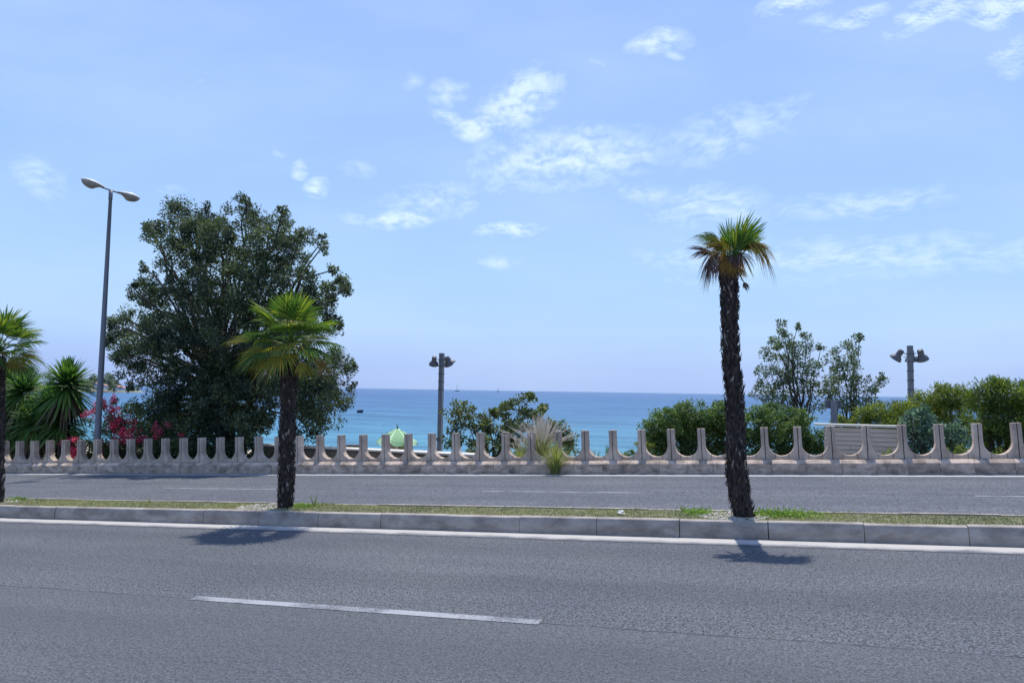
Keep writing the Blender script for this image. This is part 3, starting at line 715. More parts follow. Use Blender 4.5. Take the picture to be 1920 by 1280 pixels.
    F(1405, 470, 1432, 480, 48 * m, M_FO, .0, spread=.9, nseg=20, droop=1.6, nrm=vdir(.4, .8, -.6))
    F(1388, 478, 1412, 470, 48 * m, M_FY, .1, spread=.8, nseg=18, droop=.6, nrm=vdir(.2, 1, -.6))
    F(1392, 482, 1412, 515, 48 * m, M_FD, .1, spread=.42, nseg=9, droop=.2, nrm=vdir(1, .3, -.4))
    F(1362, 490, 1358, 525, 36 * m, M_FO, -.2, spread=1.1, nseg=24, droop=.3, nrm=vdir(0, .3, -1))
    F(1352, 492, 1345, 530, 34 * m, M_FR, -.15, spread=.8, nseg=16, droop=.5, nrm=vdir(-.3, .2, -1))
    F(1372, 485, 1378, 515, 34 * m, M_FR, -.18, spread=1.0, nseg=20, droop=.4, nrm=vdir(.3, .3, -1))
    F(1385, 505, 1402, 522, 22 * m, M_FO, -.05, spread=.8, nseg=12, droop=.3, nrm=vdir(.5, .2, -1))
    F(1394, 528, 1402, 544, 20 * m, M_FR, .0, spread=.9, nseg=14, droop=.2, nrm=vdir(.6, .2, -1), wk=1.3)
    for hx in range(5):
        x = 1337 + hx * 13; F(x, 486, x + rg.uniform(-8, 8), 530, rg.uniform(26, 42) * m, rg.choice((M_FR, M_FR, M_FO)), rg.uniform(-.15, .15), spread=.5, nseg=8, droop=.4)
palm_right()
def palm_full(path, T, label, seed, hub, size, nf, extra=()):
    rg = random.Random(seed); k = ppm(path[0][0], T); pts = [at(x, y, T) for x, y, w in path]; base = pts[0].copy(); pts[0].z -= .03
    r = empty('palm_tree', base, label, 'palm tree', 'fan palms on the median')
    palm_trunk(r, pts, [w / k * .93 for x, y, w in path], rg, 1100)
    h = at(hub[0], hub[1], T)
    for i in range(nf):
        az = i * 2.39996 + rg.uniform(-.2, .2); u = (i + .5) / nf; el = math.radians(80 - 105 * u + rg.uniform(-9, 9))
        d = Vector((math.cos(az) * math.cos(el), math.sin(az) * math.cos(el), math.sin(el)))
        nrm = VZ * math.cos(el) - Vector((math.cos(az), math.sin(az), 0)) * math.sin(el) + Vector((rg.uniform(-.3, .3), rg.uniform(-.3, .3), 0))
        mat = (M_FG if u < .5 else M_FD) if rg.random() < .85 else M_FY
        frond(r, h - VZ * .05 * u + d * .03, d, size * rg.uniform(.36, .5), size * rg.uniform(.56, .72), nrm, mat, rg, 1.55, .16 + .42 * u, 30, 0, .95)
    for (dx, dz, db, pet, R, mat, nx, nz, nb, sp, dr) in extra:
        frond(r, h - VZ * .05, vdir(dx, dz, db), pet * size, R * size, vdir(nx, nz, nb), mat, rg, sp, dr, 30, 0, .8)
palm_full([(535, 948, 16), (537, 900, 17), (538, 830, 17), (540, 760, 17), (542, 700, 17), (543, 665, 15)], 9.50,
          'full crowned green fan palm in front of the big dark tree', 7, (545, 640), .78, 24,
          [(-1, .16, 0, .75, .62, M_FY, -.1, 1, -.5, .8, .25), (-.8, -.25, -.3, .45, .62, M_FY, -.3, .6, -.9, 1.25, .25), (-.95, -.05, .1, .5, .6, M_FD, -.2, .9, -.5, 1.3, .4),
           (-.12, -.45, -.7, .25, .50, M_FB, 0, .5, -1, 1.5, .1), (.75, .30, 0, .35, .55, M_FY, .3, .9, -.6, 1.0, .2), (.5, -.65, -.3, .40, .50, M_FY, .6, .3, -.7, .8, .2), (.85, -.45, .1, .5, .45, M_FO, .5, .6, -.7, .7, .6),
           (-.7, -.5, .2, .5, .5, M_FR, -.4, .4, -.8, 1.2, .3), (.1, .1, -.9, .2, .45, M_FB, 0, 1, -.3, 1.5, .3)])
palm_full([(-6, 938, 13), (-5, 860, 13), (-4, 780, 13), (-3, 700, 13), (-2, 672, 12)], 9.45,
          'fan palm cut by the left edge with bright green fronds above the yuccas', 11, (-2, 655), .80, 22,
          [(.9, -.05, -.2, .5, .6, M_FY, .3, .8, -.6, 1.2, .3), (.75, .35, -.1, .45, .62, M_FG, .2, .8, -.7, 1.3, .15), (.7, -.2, -.3, .45, .5, M_FO, .3, .7, -.7, 1.0, .5), (.45, .8, -.1, .4, .6, M_FG, .1, .4, -1, 1.2, .1)])

# ------------------------------------------------------------------ yuccas behind the balustrade
M_YU = leafmat('yucca_leaf', [(0, (.035, .08, .03)), (.5, (.07, .155, .035)), (.85, (.12, .23, .05)), (1, (.2, .3, .08))], .3, .45, .5)
M_YD = leafmat('yucca_dead', [(0, (.07, .06, .04)), (1, (.18, .14, .09))], .1, .9, .1)
def yucca(px, T, heads, label, seed):
    rg = random.Random(seed); b = at(px, 850, T); g = gz(b.x) - .15
    r = empty('yucca', (b.x, T, g), label, 'yucca', 'yuccas behind the balustrade'); tm = MB()
    for hx, hy, dt, R in heads:
        k = ppm(hx, T); c = at(hx, hy, T + dt); limb(tm, (b.x + rg.uniform(-.15, .15), T + rg.uniform(-.1, .1), g), c - VZ * .05, .10, .055, rg, 5, .02, 8)
        mb = MB(); md = MB(); n = 330
        for i in range(n):
            u = (i + .5) / n; az = i * 2.39996; el = math.radians(88 - 150 * u ** 1.05 + rg.uniform(-8, 8)); dead = u > .84
            d = Vector((math.cos(az) * math.cos(el), math.sin(az) * math.cos(el), math.sin(el))); L_ = R * rg.uniform(.8, 1.08) * (1.0 if u < .7 else 1.1)
            sd = Vector((-math.sin(az), math.cos(az), 0)); nrm = sd.cross(d); s_ = c + d * .05 - VZ * .35 * max(0, u - .45)
            dr = .10 + .28 * u; pts = [s_ + d * L_ * v - VZ * L_ * dr * v * v for v in (0, .3, .65, .88, 1)]
            (md if dead else mb).strip(pts, sd, [R * .034, R * .044, R * .034, R * .017, .001], .4, nrm)
        child(mb, 'rosette', M_YU, r); child(md, 'dead_leaves', M_YD, r)
    child(tm, 'trunk', M_BARK, r, True)
yucca(120, 18.9, [(126, 722, 0, 1.08), (96, 760, .5, 1.0), (120, 790, .2, .95)], 'yucca with a round spiky green head, nearest to the tall street lamp', 21)
yucca(48, 19.2, [(46, 735, .2, 1.05), (18, 718, .9, 1.0), (66, 790, -.2, .95), (30, 800, .3, .95)], 'yucca clump between the edge palm and the rounder single yucca', 22)
yucca(-15, 19.4, [(-8, 750, 0, 1.0), (12, 800, -.3, .8)], 'yucca cut by the left edge, partly behind the edge palm trunk', 23)

# ------------------------------------------------------------------ broadleaf trees and shrubs
def tree(name, base_px, T, blobs, label, cat, seed, mat, sub=9, per=60, ln=.09, wd=.045, dj=1.0, trunk_r=.14, group=None, subr=(.2, .38), thick=1.0, shell=(.45, 1.03),
         up=.3, outw=.6, base_z=None, stems=1, bark=None, limbs=True, flat=.9, trunk_name='trunk'):
    rg = random.Random(seed); nr2 = np.random.default_rng(seed); B = []
    b = at(base_px[0], base_px[1], T); z0 = base_z if base_z is not None else b.z
    r = empty(name, (b.x, T, z0), label, cat, group); tm = MB(); base = Vector((b.x, T, z0))
    fork = []
    for s_ in range(stems): fork.append(base + Vector((rg.uniform(-.3, .3) * (s_ > 0), rg.uniform(-.3, .3) * (s_ > 0), 0)))
    for bl in blobs:
        px, py, rp = bl[:3]; dt = bl[3] if len(bl) > 3 else rg.uniform(-dj, dj); c = at(px, py, T); k = ppm(px, T)
        # keep the blob where it is seen when moved in depth
        rr = rp / k; c = at(px, py, T + dt); rr *= (T + dt) / T
        B.append((tuple(c), (rr, rr * thick, rr * (bl[4] if len(bl) > 4 else .95))))
    if limbs:
        zs = sorted(c[2] for c, _ in B); ztop = zs[-1]; mid = z0 + (ztop - z0) * .32
        cx = sum(c[0] for c, _ in B) / len(B); hubs = []
        for f in fork:
            hub = Vector((f.x + (cx - f.x) * .5 + rg.uniform(-.2, .2), T + rg.uniform(-.2, .2), mid)); limb(tm, f, hub, trunk_r, trunk_r * .75, rg, 4, .03, 9); hubs.append(hub)
        for i, (c, rr) in enumerate(B):
            hub = min(hubs, key=lambda h: (h - Vector(c)).length); limb(tm, hub, c, trunk_r * .42, trunk_r * .10, rg, 5, .05)
            for _ in range(3 if rr[0] > .35 else 1):
                e_ = Vector(c) + Vector((rg.uniform(-1, 1) * rr[0], rg.uniform(-1, 1) * rr[1], rg.uniform(-.3, 1) * rr[2])) * .8; limb(tm, c, e_, trunk_r * .10, .006, rg, 3, .06, 5)
        child(tm, trunk_name, bark or M_BARK, r, True)
    quads('crown', crown(B, nr2, sub, per, ln, wd, subr, up, outw, shell, flat, name == 'broadleaf_tree'), mat, r)
    return r, B
M_L1 = leafmat('dark_tree_leaf', [(0, (.028, .050, .045)), (.5, (.058, .086, .064)), (.82, (.105, .135, .085)), (1, (.17, .19, .12))], .28, .6, .2, patch=.45, pscale=.7)
big = [(405,432,26,-1.5),(285,430,11),(272,428,9),(330,386,12),(385,386,12),(463,378,10),(530,396,11),(564,436,11),(604,452,11),(638,520,12),(654,540,10),(628,505,12),(250,540,11),(238,600,10),(212,608,11),(204,640,9),(216,672,10),(657,690,10),(660,722,9),(270,500,12),(250,725,12),(262,760,14),(280,870,40),(240,862,30),(340,870,45),(470,868,34),(200,868,24),(340,408,36),(385,408,30),(300,445,30),(278,432,20),(462,402,34),(462,388,18),(505,428,36),(528,412,22),(560,450,28),(598,480,30),(605,462,18),(628,545,30),(648,540,14),(350,470,52),(430,475,58),(515,490,55),
       (285,545,38),(262,545,22),(248,612,36),(222,632,24),(210,625,14),(320,590,58),(400,580,68),(490,580,68),(570,560,52),(612,600,34),(232,680,30),(290,680,50),(380,680,68),(470,690,72),(560,680,54),(622,690,38),
       (640,735,24),(600,765,42),(295,770,42),(350,785,58),(430,795,62),(300,825,36),(575,800,32),(635,760,22),(390,440,34),(312,500,20),(560,745,50),(370,830,50),(430,842,40),(350,450,40,-1.6),(420,455,45,-1.8),(490,470,45,-1.8),(550,480,38,-1.5),(350,530,50,-2.2),(420,540,52,-2.4),(490,545,50,-2.4),(550,540,42,-2.0),(600,540,34,-1.4),(300,620,45,-2.2),(370,600,48,-2.6),(560,620,45,-2.2),(600,690,40,-1.8),(260,660,36,-1.8),(540,720,45,-2.2),(590,740,38,-1.8),(300,800,45,-1.6),(380,810,50,-1.8),(450,800,46,-1.8),(250,800,34,-1.3),(330,770,45,-2.1),(420,850,44,-1.2),(345,855,42,-1.2),(480,790,30,-1.4),(330,640,40,-2.5),(430,620,45,-2.8),(510,640,45,-2.6),(400,720,60,-2.2),(470,760,50,-2.0),(330,730,45,-2)]
big = [((b_[0], b_[1], b_[2] * .95) + tuple(b_[3:]) if b_[1] < 600 else b_) for b_ in big if b_[:2] not in ((600, 540), (598, 480), (445, 0))]
tree('broadleaf_tree', (430, 860), 21.3, big, 'large dark green broadleaf tree behind the left half of the balustrade', 'tree', 31, M_L1, sub=44, per=95, ln=.105, wd=.05, dj=1.9, trunk_r=.18, subr=(.14, .36), thick=1.0, shell=(.35, 1.06), base_z=-2.2, stems=3)
M_L2 = leafmat('olive_leaf', [(0, (.05, .08, .045)), (.5, (.10, .13, .06)), (.85, (.17, .195, .09)), (1, (.27, .29, .16))], .28, .5, .5, patch=.35, pscale=2)
tree('bush', (905, 850), 24, [(872,772,26),(850,775,20),(895,790,20),(862,810,24),(905,822,28),(850,825,16),(893,845,22),(935,800,32),(965,775,26),(945,830,34),(985,820,34),(955,765,14),(925,772,8,0),(1000,795,26),(1008,770,14),(985,760,20),(995,745,8,0),(1018,762,8,0),(960,755,12,0),(975,845,30),(912,845,26),(1000,840,22)],
     'loose olive green bush with round tops right of the middle floodlight post', 'bush', 41, M_L2, sub=62, per=36, ln=.12, wd=.07, dj=.6, trunk_r=.07, subr=(.10, .2), base_z=-1.9, stems=2)
tree('bush', (1045, 850), 23.5, [(1042,805,20),(1028,812,16),(1060,820,20),(1066,840,18),(1040,830,22)], 'small round dark bush behind the white plumed grass', 'bush', 42, M_L2, sub=110, per=40, ln=.10, wd=.06, dj=.3, trunk_r=.05, subr=(.10, .2), base_z=-1.6)
M_L3 = leafmat('glossy_hedge_leaf', [(0, (.045, .085, .032)), (.5, (.088, .15, .052)), (.85, (.15, .22, .08)), (1, (.21, .28, .11))], .3, .35, .6, patch=.35, pscale=1.6)
tree('bush', (1310, 850), 20.5, [(1232,805,30),(1228,838,30),(1262,790,30),(1300,785,34),(1340,790,34),(1262,830,42),(1310,830,44),(1350,830,40),(1215,825,14),(1365,790,26),(1375,825,34),(1285,772,18),(1245,780,16),(1325,778,24),(1355,776,22),(1385,778,18),(1275,785,22)],
     'dense rounded glossy green bush left of the tall curved palm trunk', 'bush', 43, M_L3, sub=210, per=64, ln=.07, wd=.038, dj=.5, trunk_r=.06, subr=(.10, .2), shell=(.55, 1.02), base_z=-.6, stems=3)
tree('bush', (1470, 850), 20.7, [(1410,800,34),(1408,838,34),(1450,800,34),(1450,838,36),(1490,800,30),(1495,838,34),(1530,828,24),(1528,850,24),(1458,775,20),(1505,785,18),(1420,778,18)],
     'dense rounded glossy green bush between the curved palm trunk and the cream wall', 'bush', 44, M_L3, sub=210, per=64, ln=.07, wd=.038, dj=.5, trunk_r=.06, subr=(.10, .2), shell=(.55, 1.02), base_z=-.5, stems=3)
M_L4 = leafmat('grey_green_leaf', [(0, (.05, .085, .065)), (.5, (.10, .145, .10)), (.85, (.16, .21, .13)), (1, (.25, .30, .2))], .28, .45, .5, patch=.3, pscale=2)
tree('slender_tree', (1505, 800), 24.5, [(1470,622,13),(1452,640,13),(1468,645,18),(1490,650,18),(1510,630,10),(1440,665,14),(1470,680,24),(1500,680,20),(1430,700,16),(1455,715,24),(1490,715,24),(1420,720,10),(1415,738,12),(1445,750,20),(1480,750,22),(1520,650,14),(1525,690,18),(1515,730,18),(1530,760,14),(1540,648,8,0),(1495,615,6,0),(1465,608,7,0)],
     'slender airy grey green tree just right of the curved palm trunk', 'tree', 51, M_L4, sub=170, per=30, ln=.085, wd=.042, dj=.7, trunk_r=.075, subr=(.08, .17), shell=(.2, 1.05), base_z=-1.6, group='slender trees behind the bushes', limbs=True)
tree('slender_tree', (1583, 800), 25, [(1605,640,13),(1590,650,13),(1612,630,7,0),(1600,670,16),(1570,660,12),(1560,680,16),(1590,695,22),(1558,712,18),(1580,730,24),(1610,715,20),(1612,745,18),(1550,745,18),(1630,740,12),(1648,718,12),(1656,706,6,0),(1640,730,10),(1570,765,16),(1600,765,16),(1640,760,12),(1540,725,12)],
     'slender airy grey green tree behind the cream wall, the right one of two', 'tree', 52, M_L4, sub=170, per=30, ln=.085, wd=.042, dj=.7, trunk_r=.07, subr=(.08, .17), shell=(.2, 1.05), base_z=-1.6, group='slender trees behind the bushes')
M_L5 = leafmat('yellow_green_needle', [(0, (.07, .115, .03)), (.5, (.15, .195, .045)), (.85, (.24, .28, .065)), (1, (.33, .35, .11))], .3, .5, .4, patch=.35, pscale=2)
M_L6 = leafmat('fresh_green_needle', [(0, (.045, .078, .022)), (.5, (.095, .15, .035)), (.85, (.165, .225, .05)), (1, (.24, .29, .09))], .28, .5, .4, patch=.4, pscale=1.6)
M_L7 = leafmat('blue_green_leaf', [(0, (.06, .11, .075)), (.5, (.11, .19, .13)), (.85, (.2, .29, .2)), (1, (.34, .42, .32))], .25, .45, .5, (1.1, 1.3, .9))
tree('shrub', (1640, 840), 21.6, [(1620,778,16),(1645,775,18),(1670,772,18),(1690,790,22),(1610,795,14),(1640,800,22),(1672,800,24),(1592,800,12),(1560,800,10),(1580,785,9,0)], 'low yellow green needle leaved shrub directly above the cream wall', 'shrub', 61, M_L5, sub=230, per=60, ln=.10, wd=.024, dj=.4, trunk_r=.04, subr=(.10, .2), up=.7, base_z=-.3, stems=2)
tree('shrub', (1750, 850), 22.5, [(1760,745,24),(1735,760,26),(1790,745,24),(1715,775,20),(1700,765,14),(1775,775,30),(1740,795,30),(1790,800,28),(1810,750,18)], 'tall fresh green feathery shrub in front of the right floodlight post', 'shrub', 62, M_L5, sub=190, per=60, ln=.11, wd=.026, dj=.5, trunk_r=.05, subr=(.12, .24), up=.7, base_z=-.4, stems=2)
tree('shrub', (1860, 850), 20.6, [(1860,735,26),(1835,750,24),(1890,735,28),(1915,745,26),(1940,750,30),(1850,780,34),(1890,785,38),(1840,820,28),(1880,830,36),(1925,820,36),(1925,780,34),(1960,800,36)], 'big bushy green shrub at the right edge behind the balustrade', 'shrub', 63, M_L6, sub=190, per=60, ln=.11, wd=.026, dj=.5, trunk_r=.06, subr=(.12, .24), up=.6, base_z=-.1, stems=3)
tree('shrub', (1745, 860), 19.3, [(1715,790,20),(1740,800,22),(1700,810,12),(1765,815,22),(1725,825,26),(1755,840,24),(1790,815,18),(1800,835,16),(1775,845,20),(1720,850,16),(1705,780,10),(1725,770,10)], 'pale blue green broad leaved shrub behind the balustrade, right of the cream wall', 'shrub', 64, M_L7, sub=300, per=28, ln=.10, wd=.045, dj=.3, trunk_r=.03, subr=(.08, .16), shell=(.2, 1.05), base_z=.0, stems=3)
tree('shrub', (1790, 862), 18.4, [(1772,850,12),(1800,850,13),(1822,848,12),(1868,852,12),(1660,850,9),(1842,852,8)], 'low yellowish weedy shrub at the foot of the balustrade on the right', 'shrub', 65, M_L5, sub=300, per=40, ln=.08, wd=.014, dj=.1, trunk_r=.02, subr=(.05, .1), up=.9, base_z=.05, stems=2, limbs=False)
# small greenery seen through the gaps in the middle
tree('shrub', (1190, 852), 19.6, [(1200,845,14),(1180,850,10),(1215,842,12),(1160,856,9)], 'low bright green shrub just left of the dense glossy bush', 'shrub', 66, M_L5, sub=260, per=50, ln=.07, wd=.03, dj=.2, trunk_r=.03, subr=(.06, .12), base_z=-.6)

tree('shrub', (60, 856), 20.0, [(-10,850,26),(25,852,26),(60,850,26),(95,852,26),(130,856,24),(160,858,20),(0,815,20),(40,825,20),(80,828,20)],  # added shrub: keeps the gaps dark and hides the bright beach
     'added dark low shrub filling the dark gaps at the foot of the yuccas on the far left', 'shrub', 67, M_L1, sub=90, per=60, ln=.10, wd=.05, dj=.4, trunk_r=.04, base_z=-1.6, stems=3)
tree('shrub', (330, 858), 19.9, [(165,845,18),(190,843,18),(215,842,18),(145,850,14),(185,858,18),(215,858,22),(250,858,24),(290,858,24),(330,858,24),(370,858,24),(410,858,24),(450,858,22),(485,860,16),(230,840,16),(310,840,16),(390,842,18)],  # added undergrowth: its dark leaves stand in for the tree's shade
     'added low dark undergrowth standing in for the shade beneath the large dark tree behind the balustrade', 'shrub', 68, M_L1, sub=100, per=60, ln=.09, wd=.045, dj=.3, trunk_r=.03, base_z=-1.2, stems=3)
# bougainvillea
M_BOU = leafmat('bougainvillea_leaf', [(0, (.03, .06, .025)), (.6, (.07, .11, .035)), (1, (.14, .18, .07))], .25)
M_FLW = leafmat('magenta_bract', [(0, (.42, .03, .08)), (.5, (.60, .06, .14)), (1, (.72, .15, .24))], .35, .6, .2, (1.2, .7, .8))
r, B = tree('bougainvillea', (215, 850), 18.9, [(190,765,14),(215,775,22),(240,775,22),(165,785,9,0),(225,805,34),(265,800,26),(190,815,26),(150,830,20),(130,845,16),(260,840,28),(300,810,22),(300,845,22),(210,845,26),(330,840,18),(218,752,5,0),(165,845,20)],
     'bougainvillea with magenta red flowers round the foot of the tall street lamp', 'shrub', 71, M_BOU, sub=85, per=32, ln=.07, wd=.04, dj=.4, trunk_r=.03, subr=(.08, .18), shell=(.2, 1.02), base_z=-1.3, stems=3, trunk_name='stems')
nf = np.random.default_rng(9); fl = []
for (px, py, R_, n) in ((190,760,12,8),(175,775,10,6),(205,775,13,8),(212,750,6,4),(216,765,5,3),(235,778,12,6),(222,800,18,12),(240,815,16,12),(225,820,18,12),(205,795,12,6),(250,795,12,5),(135,825,10,6),(122,830,7,5),(140,845,14,9),(128,850,9,5),(255,810,12,5),(290,805,16,4),(310,805,12,3),(190,835,14,4),(265,825,12,4),(163,778,5,3),(330,820,12,2)):
    for _ in range(n):
        a = nf.uniform(0, 6.28); q = R_ * nf.uniform(0, 1) ** .5; c = np.array(at(px + q * math.cos(a), py + q * math.sin(a), 18.9 + nf.uniform(-.75, -.1))); m = 30
        P = c + unit(nf.normal(size=(m, 3))) * nf.uniform(.02, .12, (m, 1)); fl.append(leaves(P, unit(P - c), nf, .055, .045, .2, .4))
quads('flowers', np.concatenate(fl), M_FLW, r)

# ornamental grasses
M_RG = leafmat('reed_green', [(0, (.16, .20, .06)), (.6, (.28, .31, .10)), (1, (.42, .40, .20))], .4)
M_PL = leafmat('pale_plume', [(0, (.48, .43, .36)), (.6, (.62, .56, .48)), (1, (.74, .69, .62))], .3, .9, .1, (1, 1, 1))
def tuft(name, px, T, g, nb, hb, npl, hp, label, seed, spread=.45, mat=None, wbl=.004):
    rg = random.Random(seed); b = at(px, 850, T); r = empty(name, (b.x, T, g), label, 'grass clump'); mb = MB()
    for i in range(nb):
        az = rg.uniform(0, 6.283); lean = abs(rg.gauss(0, spread)); h = hb * rg.uniform(.6, 1.15); o_ = Vector((math.cos(az), math.sin(az), 0)); s_ = Vector((b.x, T, g)) + o_ * rg.uniform(0, .10)
        pts = [s_ + VZ * h * (v - .25 * lean * v * v) + o_ * h * lean * v ** 1.6 for v in (0, .35, .7, 1)]
        mb.strip(pts, Vector((-math.sin(az), math.cos(az), 0)), [wbl, wbl * 1.2, wbl * .9, .0008], .3, o_)
    child(mb, 'blades', mat or M_RG, r)
    if npl:
        mb = MB()
        for i in range(npl):
            az = rg.uniform(0, 6.283); lean = min(.95, abs(rg.gauss(.1, .45))); h = hp * rg.uniform(.7, 1.1); o_ = Vector((math.cos(az), math.sin(az), 0)); s_ = Vector((b.x, T, g)) + o_ * rg.uniform(0, .1)
            vs = [0, .3, .55, .7, .85, 1]; pts = [s_ + VZ * h * (v - .38 * lean * v ** 2.2) + o_ * h * lean * v ** 1.7 for v in vs]
            sd = Vector((-math.sin(az), math.cos(az), 0)); mb.strip(pts[:4], sd, [.002] * 4, 0, o_)
            q = pts[3:]
            for k in range(70):
                v = k / 70 * 1.999; j = int(v); p = q[j].lerp(q[j + 1], v - j); rr = .028 * math.sin(math.pi * min(1, (k + 6) / 76)) ** .6
                dd = (q[min(j + 1, 2)] - q[j]).normalized() * .035 + Vector((rg.uniform(-1, 1), rg.uniform(-1, 1), rg.uniform(-1, 1))) * rr
                s2 = Vector((rg.uniform(-1, 1), rg.uniform(-1, 1), rg.uniform(-1, 1))).normalized() * .0036; n0 = len(mb.v)
                mb.v += [tuple(p - s2), tuple(p + s2), tuple(p + dd)]; mb.f.append((n0, n0 + 1, n0 + 2))
        child(mb, 'plumes', M_PL, r)
tuft('fountain_grass', 1015, 17.85, -.25, 520, .85, 210, 1.32, 'fountain grass clump with pale feathery plumes behind the balustrade', 81, .42)
tuft('fountain_grass', 975, 17.95, -.28, 160, .55, 26, .85, 'smaller arching fountain grass left of the big pale plumed clump', 82, .6)
tuft('grass_tuft', 1041, 17.10, gz(at(1041, 870, 17.1).x) + FAR, 520, .72, 40, .62, 'green yellow grass tuft growing from the road edge in front of the balustrade', 83, .50, None, .0032)
M_SPK = leafmat('spiky_green', [(0, (.06, .11, .03)), (.6, (.12, .19, .05)), (1, (.26, .30, .10))], .25)
tuft('agave', 1117, 18.6, -.45, 70, .62, 0, 0, 'spiky bright green plant in the gap right of the pale plumed grass', 84, .5, M_SPK, .016)
tuft('agave', 1143, 19.6, -.6, 46, .80, 0, 0, 'narrow dark spiky plant beside the brighter spiky one', 85, .22, M_YU, .018)
tuft('agave', 1172, 18.9, -.42, 60, .48, 0, 0, 'low spiky bluish green plant left of the bright green shrub', 86, .6, M_SPK, .014)
tuft('grass_tuft', 1640, 18.5, .02, 60, .45, 0, 0, 'thin dry grass tuft in front of the cream wall', 87, .5, M_PL, .003)

# weeds and stones of the median
M_WEED = leafmat('weed_leaf', [(0, (.09, .17, .03)), (.5, (.16, .27, .05)), (1, (.28, .38, .09))], .35)
def weed(px, py, rx, h, n, label, seed, mat=M_WEED, ln=.03, wd=.02):
    s_, t_ = on_plane(px, py, .19); t_ = min(max(t_, 9.28), 9.84); nr_ = np.random.default_rng(seed); c = rf(s_, t_, .185)
    r = empty('weed', c, label, 'weed', 'weeds on the median'); P = np.array(c) + np.stack([nr_.normal(0, rx * .5, n), np.clip(nr_.normal(0, .12, n), 9.26 - t_, 9.86 - t_), np.abs(nr_.normal(0, h * .5, n))], 1)
    P[:, 2] += (P[:, 0] - c.x) * .0504
    quads('leaves', leaves(P, unit(nr_.normal(size=(n, 3))), nr_, ln, wd, .5, .4), mat, r)
weed(1470, 966, .45, .06, 1500, 'bright green leafy weed patch right of the tall curved palm trunk', 1)
weed(1310, 962, .20, .05, 500, 'small bright green weed patch left of the tall curved palm trunk', 2)
weed(565, 950, .30, .05, 500, 'green weed patch at the foot of the middle palm', 3)
weed(40, 936, .25, .05, 300, 'green weed patch at the left edge beside the edge palm', 4)
weed(610, 947, .25, .03, 260, 'low yellow green weeds right of the middle palm', 5, M_GRASS)
weed(1170, 958, .3, .02, 150, 'sparse low weeds near the litter on the median', 6, M_GRASS)
def sprig(px, py, label, seed, n=9, h=.22):
    rg = random.Random(seed); s_, t_ = on_plane(px, py, .19); c = rf(s_, min(t_, 9.8), .18); r = empty('weed', c, label, 'weed', 'weeds on the median'); mb = MB(); V = []
    for i in range(n):
        d = Vector((rg.uniform(-.8, .8), rg.uniform(-.3, .3), 1)).normalized(); L_ = h * rg.uniform(.5, 1.1); mb.tube([c, c + d * L_ * .5, c + d * L_ + Vector((0, 0, -.01))], .0022, 4)
        for k in range(9): V.append(tuple(c + d * L_ * (.25 + k * .09)))
    nr_ = np.random.default_rng(seed); child(mb, 'stems', M_WEED, r); V = np.array(V); quads('leaves', leaves(V, unit(nr_.normal(size=V.shape)), nr_, .024, .009, .4, .4), M_WEED, r)
sprig(592, 946, 'leggy upright weed just right of the middle palm', 1); sprig(235 + 70, 937, 'tiny upright weed sprig on the left part of the median', 2, 4, .08); sprig(1285, 955, 'upright weed sprig left of the tall palm', 3, 5, .14)
M_STONE = leafmat('pale_pebble', [(0, (.30, .27, .24)), (.6, (.46, .42, .37)), (1, (.62, .58, .52))], 0, .9)
def pebbles(px, py, rx, n, label, seed):
    rg = random.Random(seed); s_, t_ = on_plane(px, py, .19); mb = MB()
    for i in range(n):
        a = rg.uniform(0, 6.28); q = rg.random() ** .5; x = s_ + rx * q * math.cos(a); y = min(9.86, max(9.24, 9.52 + .32 * q * math.sin(a))); R_ = rg.uniform(.008, .024)
        mb.lathe([(.001, -R_ * .6), (R_ * .8, -R_ * .3), (R_, R_ * .1), (R_ * .6, R_ * .55), (.001, R_ * .65)], (x, y, .183 + R_ * .25), Vector((rg.uniform(-.3, .3), rg.uniform(-.3, .3), 1)), 6)
    o = mb.build('pebbles', M_STONE); o.rotation_euler = TILT; tag(o, label, 'pebbles', None, 'stuff')
pebbles(1375, 966, .42, 700, 'pale stones around the foot of the tall curved palm', 1)
pebbles(515, 947, .50, 600, 'pale stones around the foot of the middle palm', 2)
pebbles(10, 938, .5, 420, 'pale stones around the foot of the edge palm', 3)
s_, t_ = on_plane(1163, 963, .2); c = rf(s_, t_, .20); mb = MB(); rg = random.Random(1); q0 = 0
for i in range(7):
    a = Vector((rg.uniform(-.04, .04), rg.uniform(-.03, .03), rg.uniform(0, .02))); b_ = len(mb.v)
    for j in range(4): A = j * 1.57 + rg.uniform(-.3, .3); mb.v.append(tuple(a + Vector((math.cos(A) * .035, math.sin(A) * .03, rg.uniform(0, .03)))))
    mb.f += [(b_, b_ + 1, b_ + 2), (b_, b_ + 2, b_ + 3)]
o = mb.build('litter', surf('white_paper', (.7, .7, .72), (.8, .8, .8), 20)); o.location = c; tag(o, 'crumpled scrap of white paper lying on the median turf', 'litter')

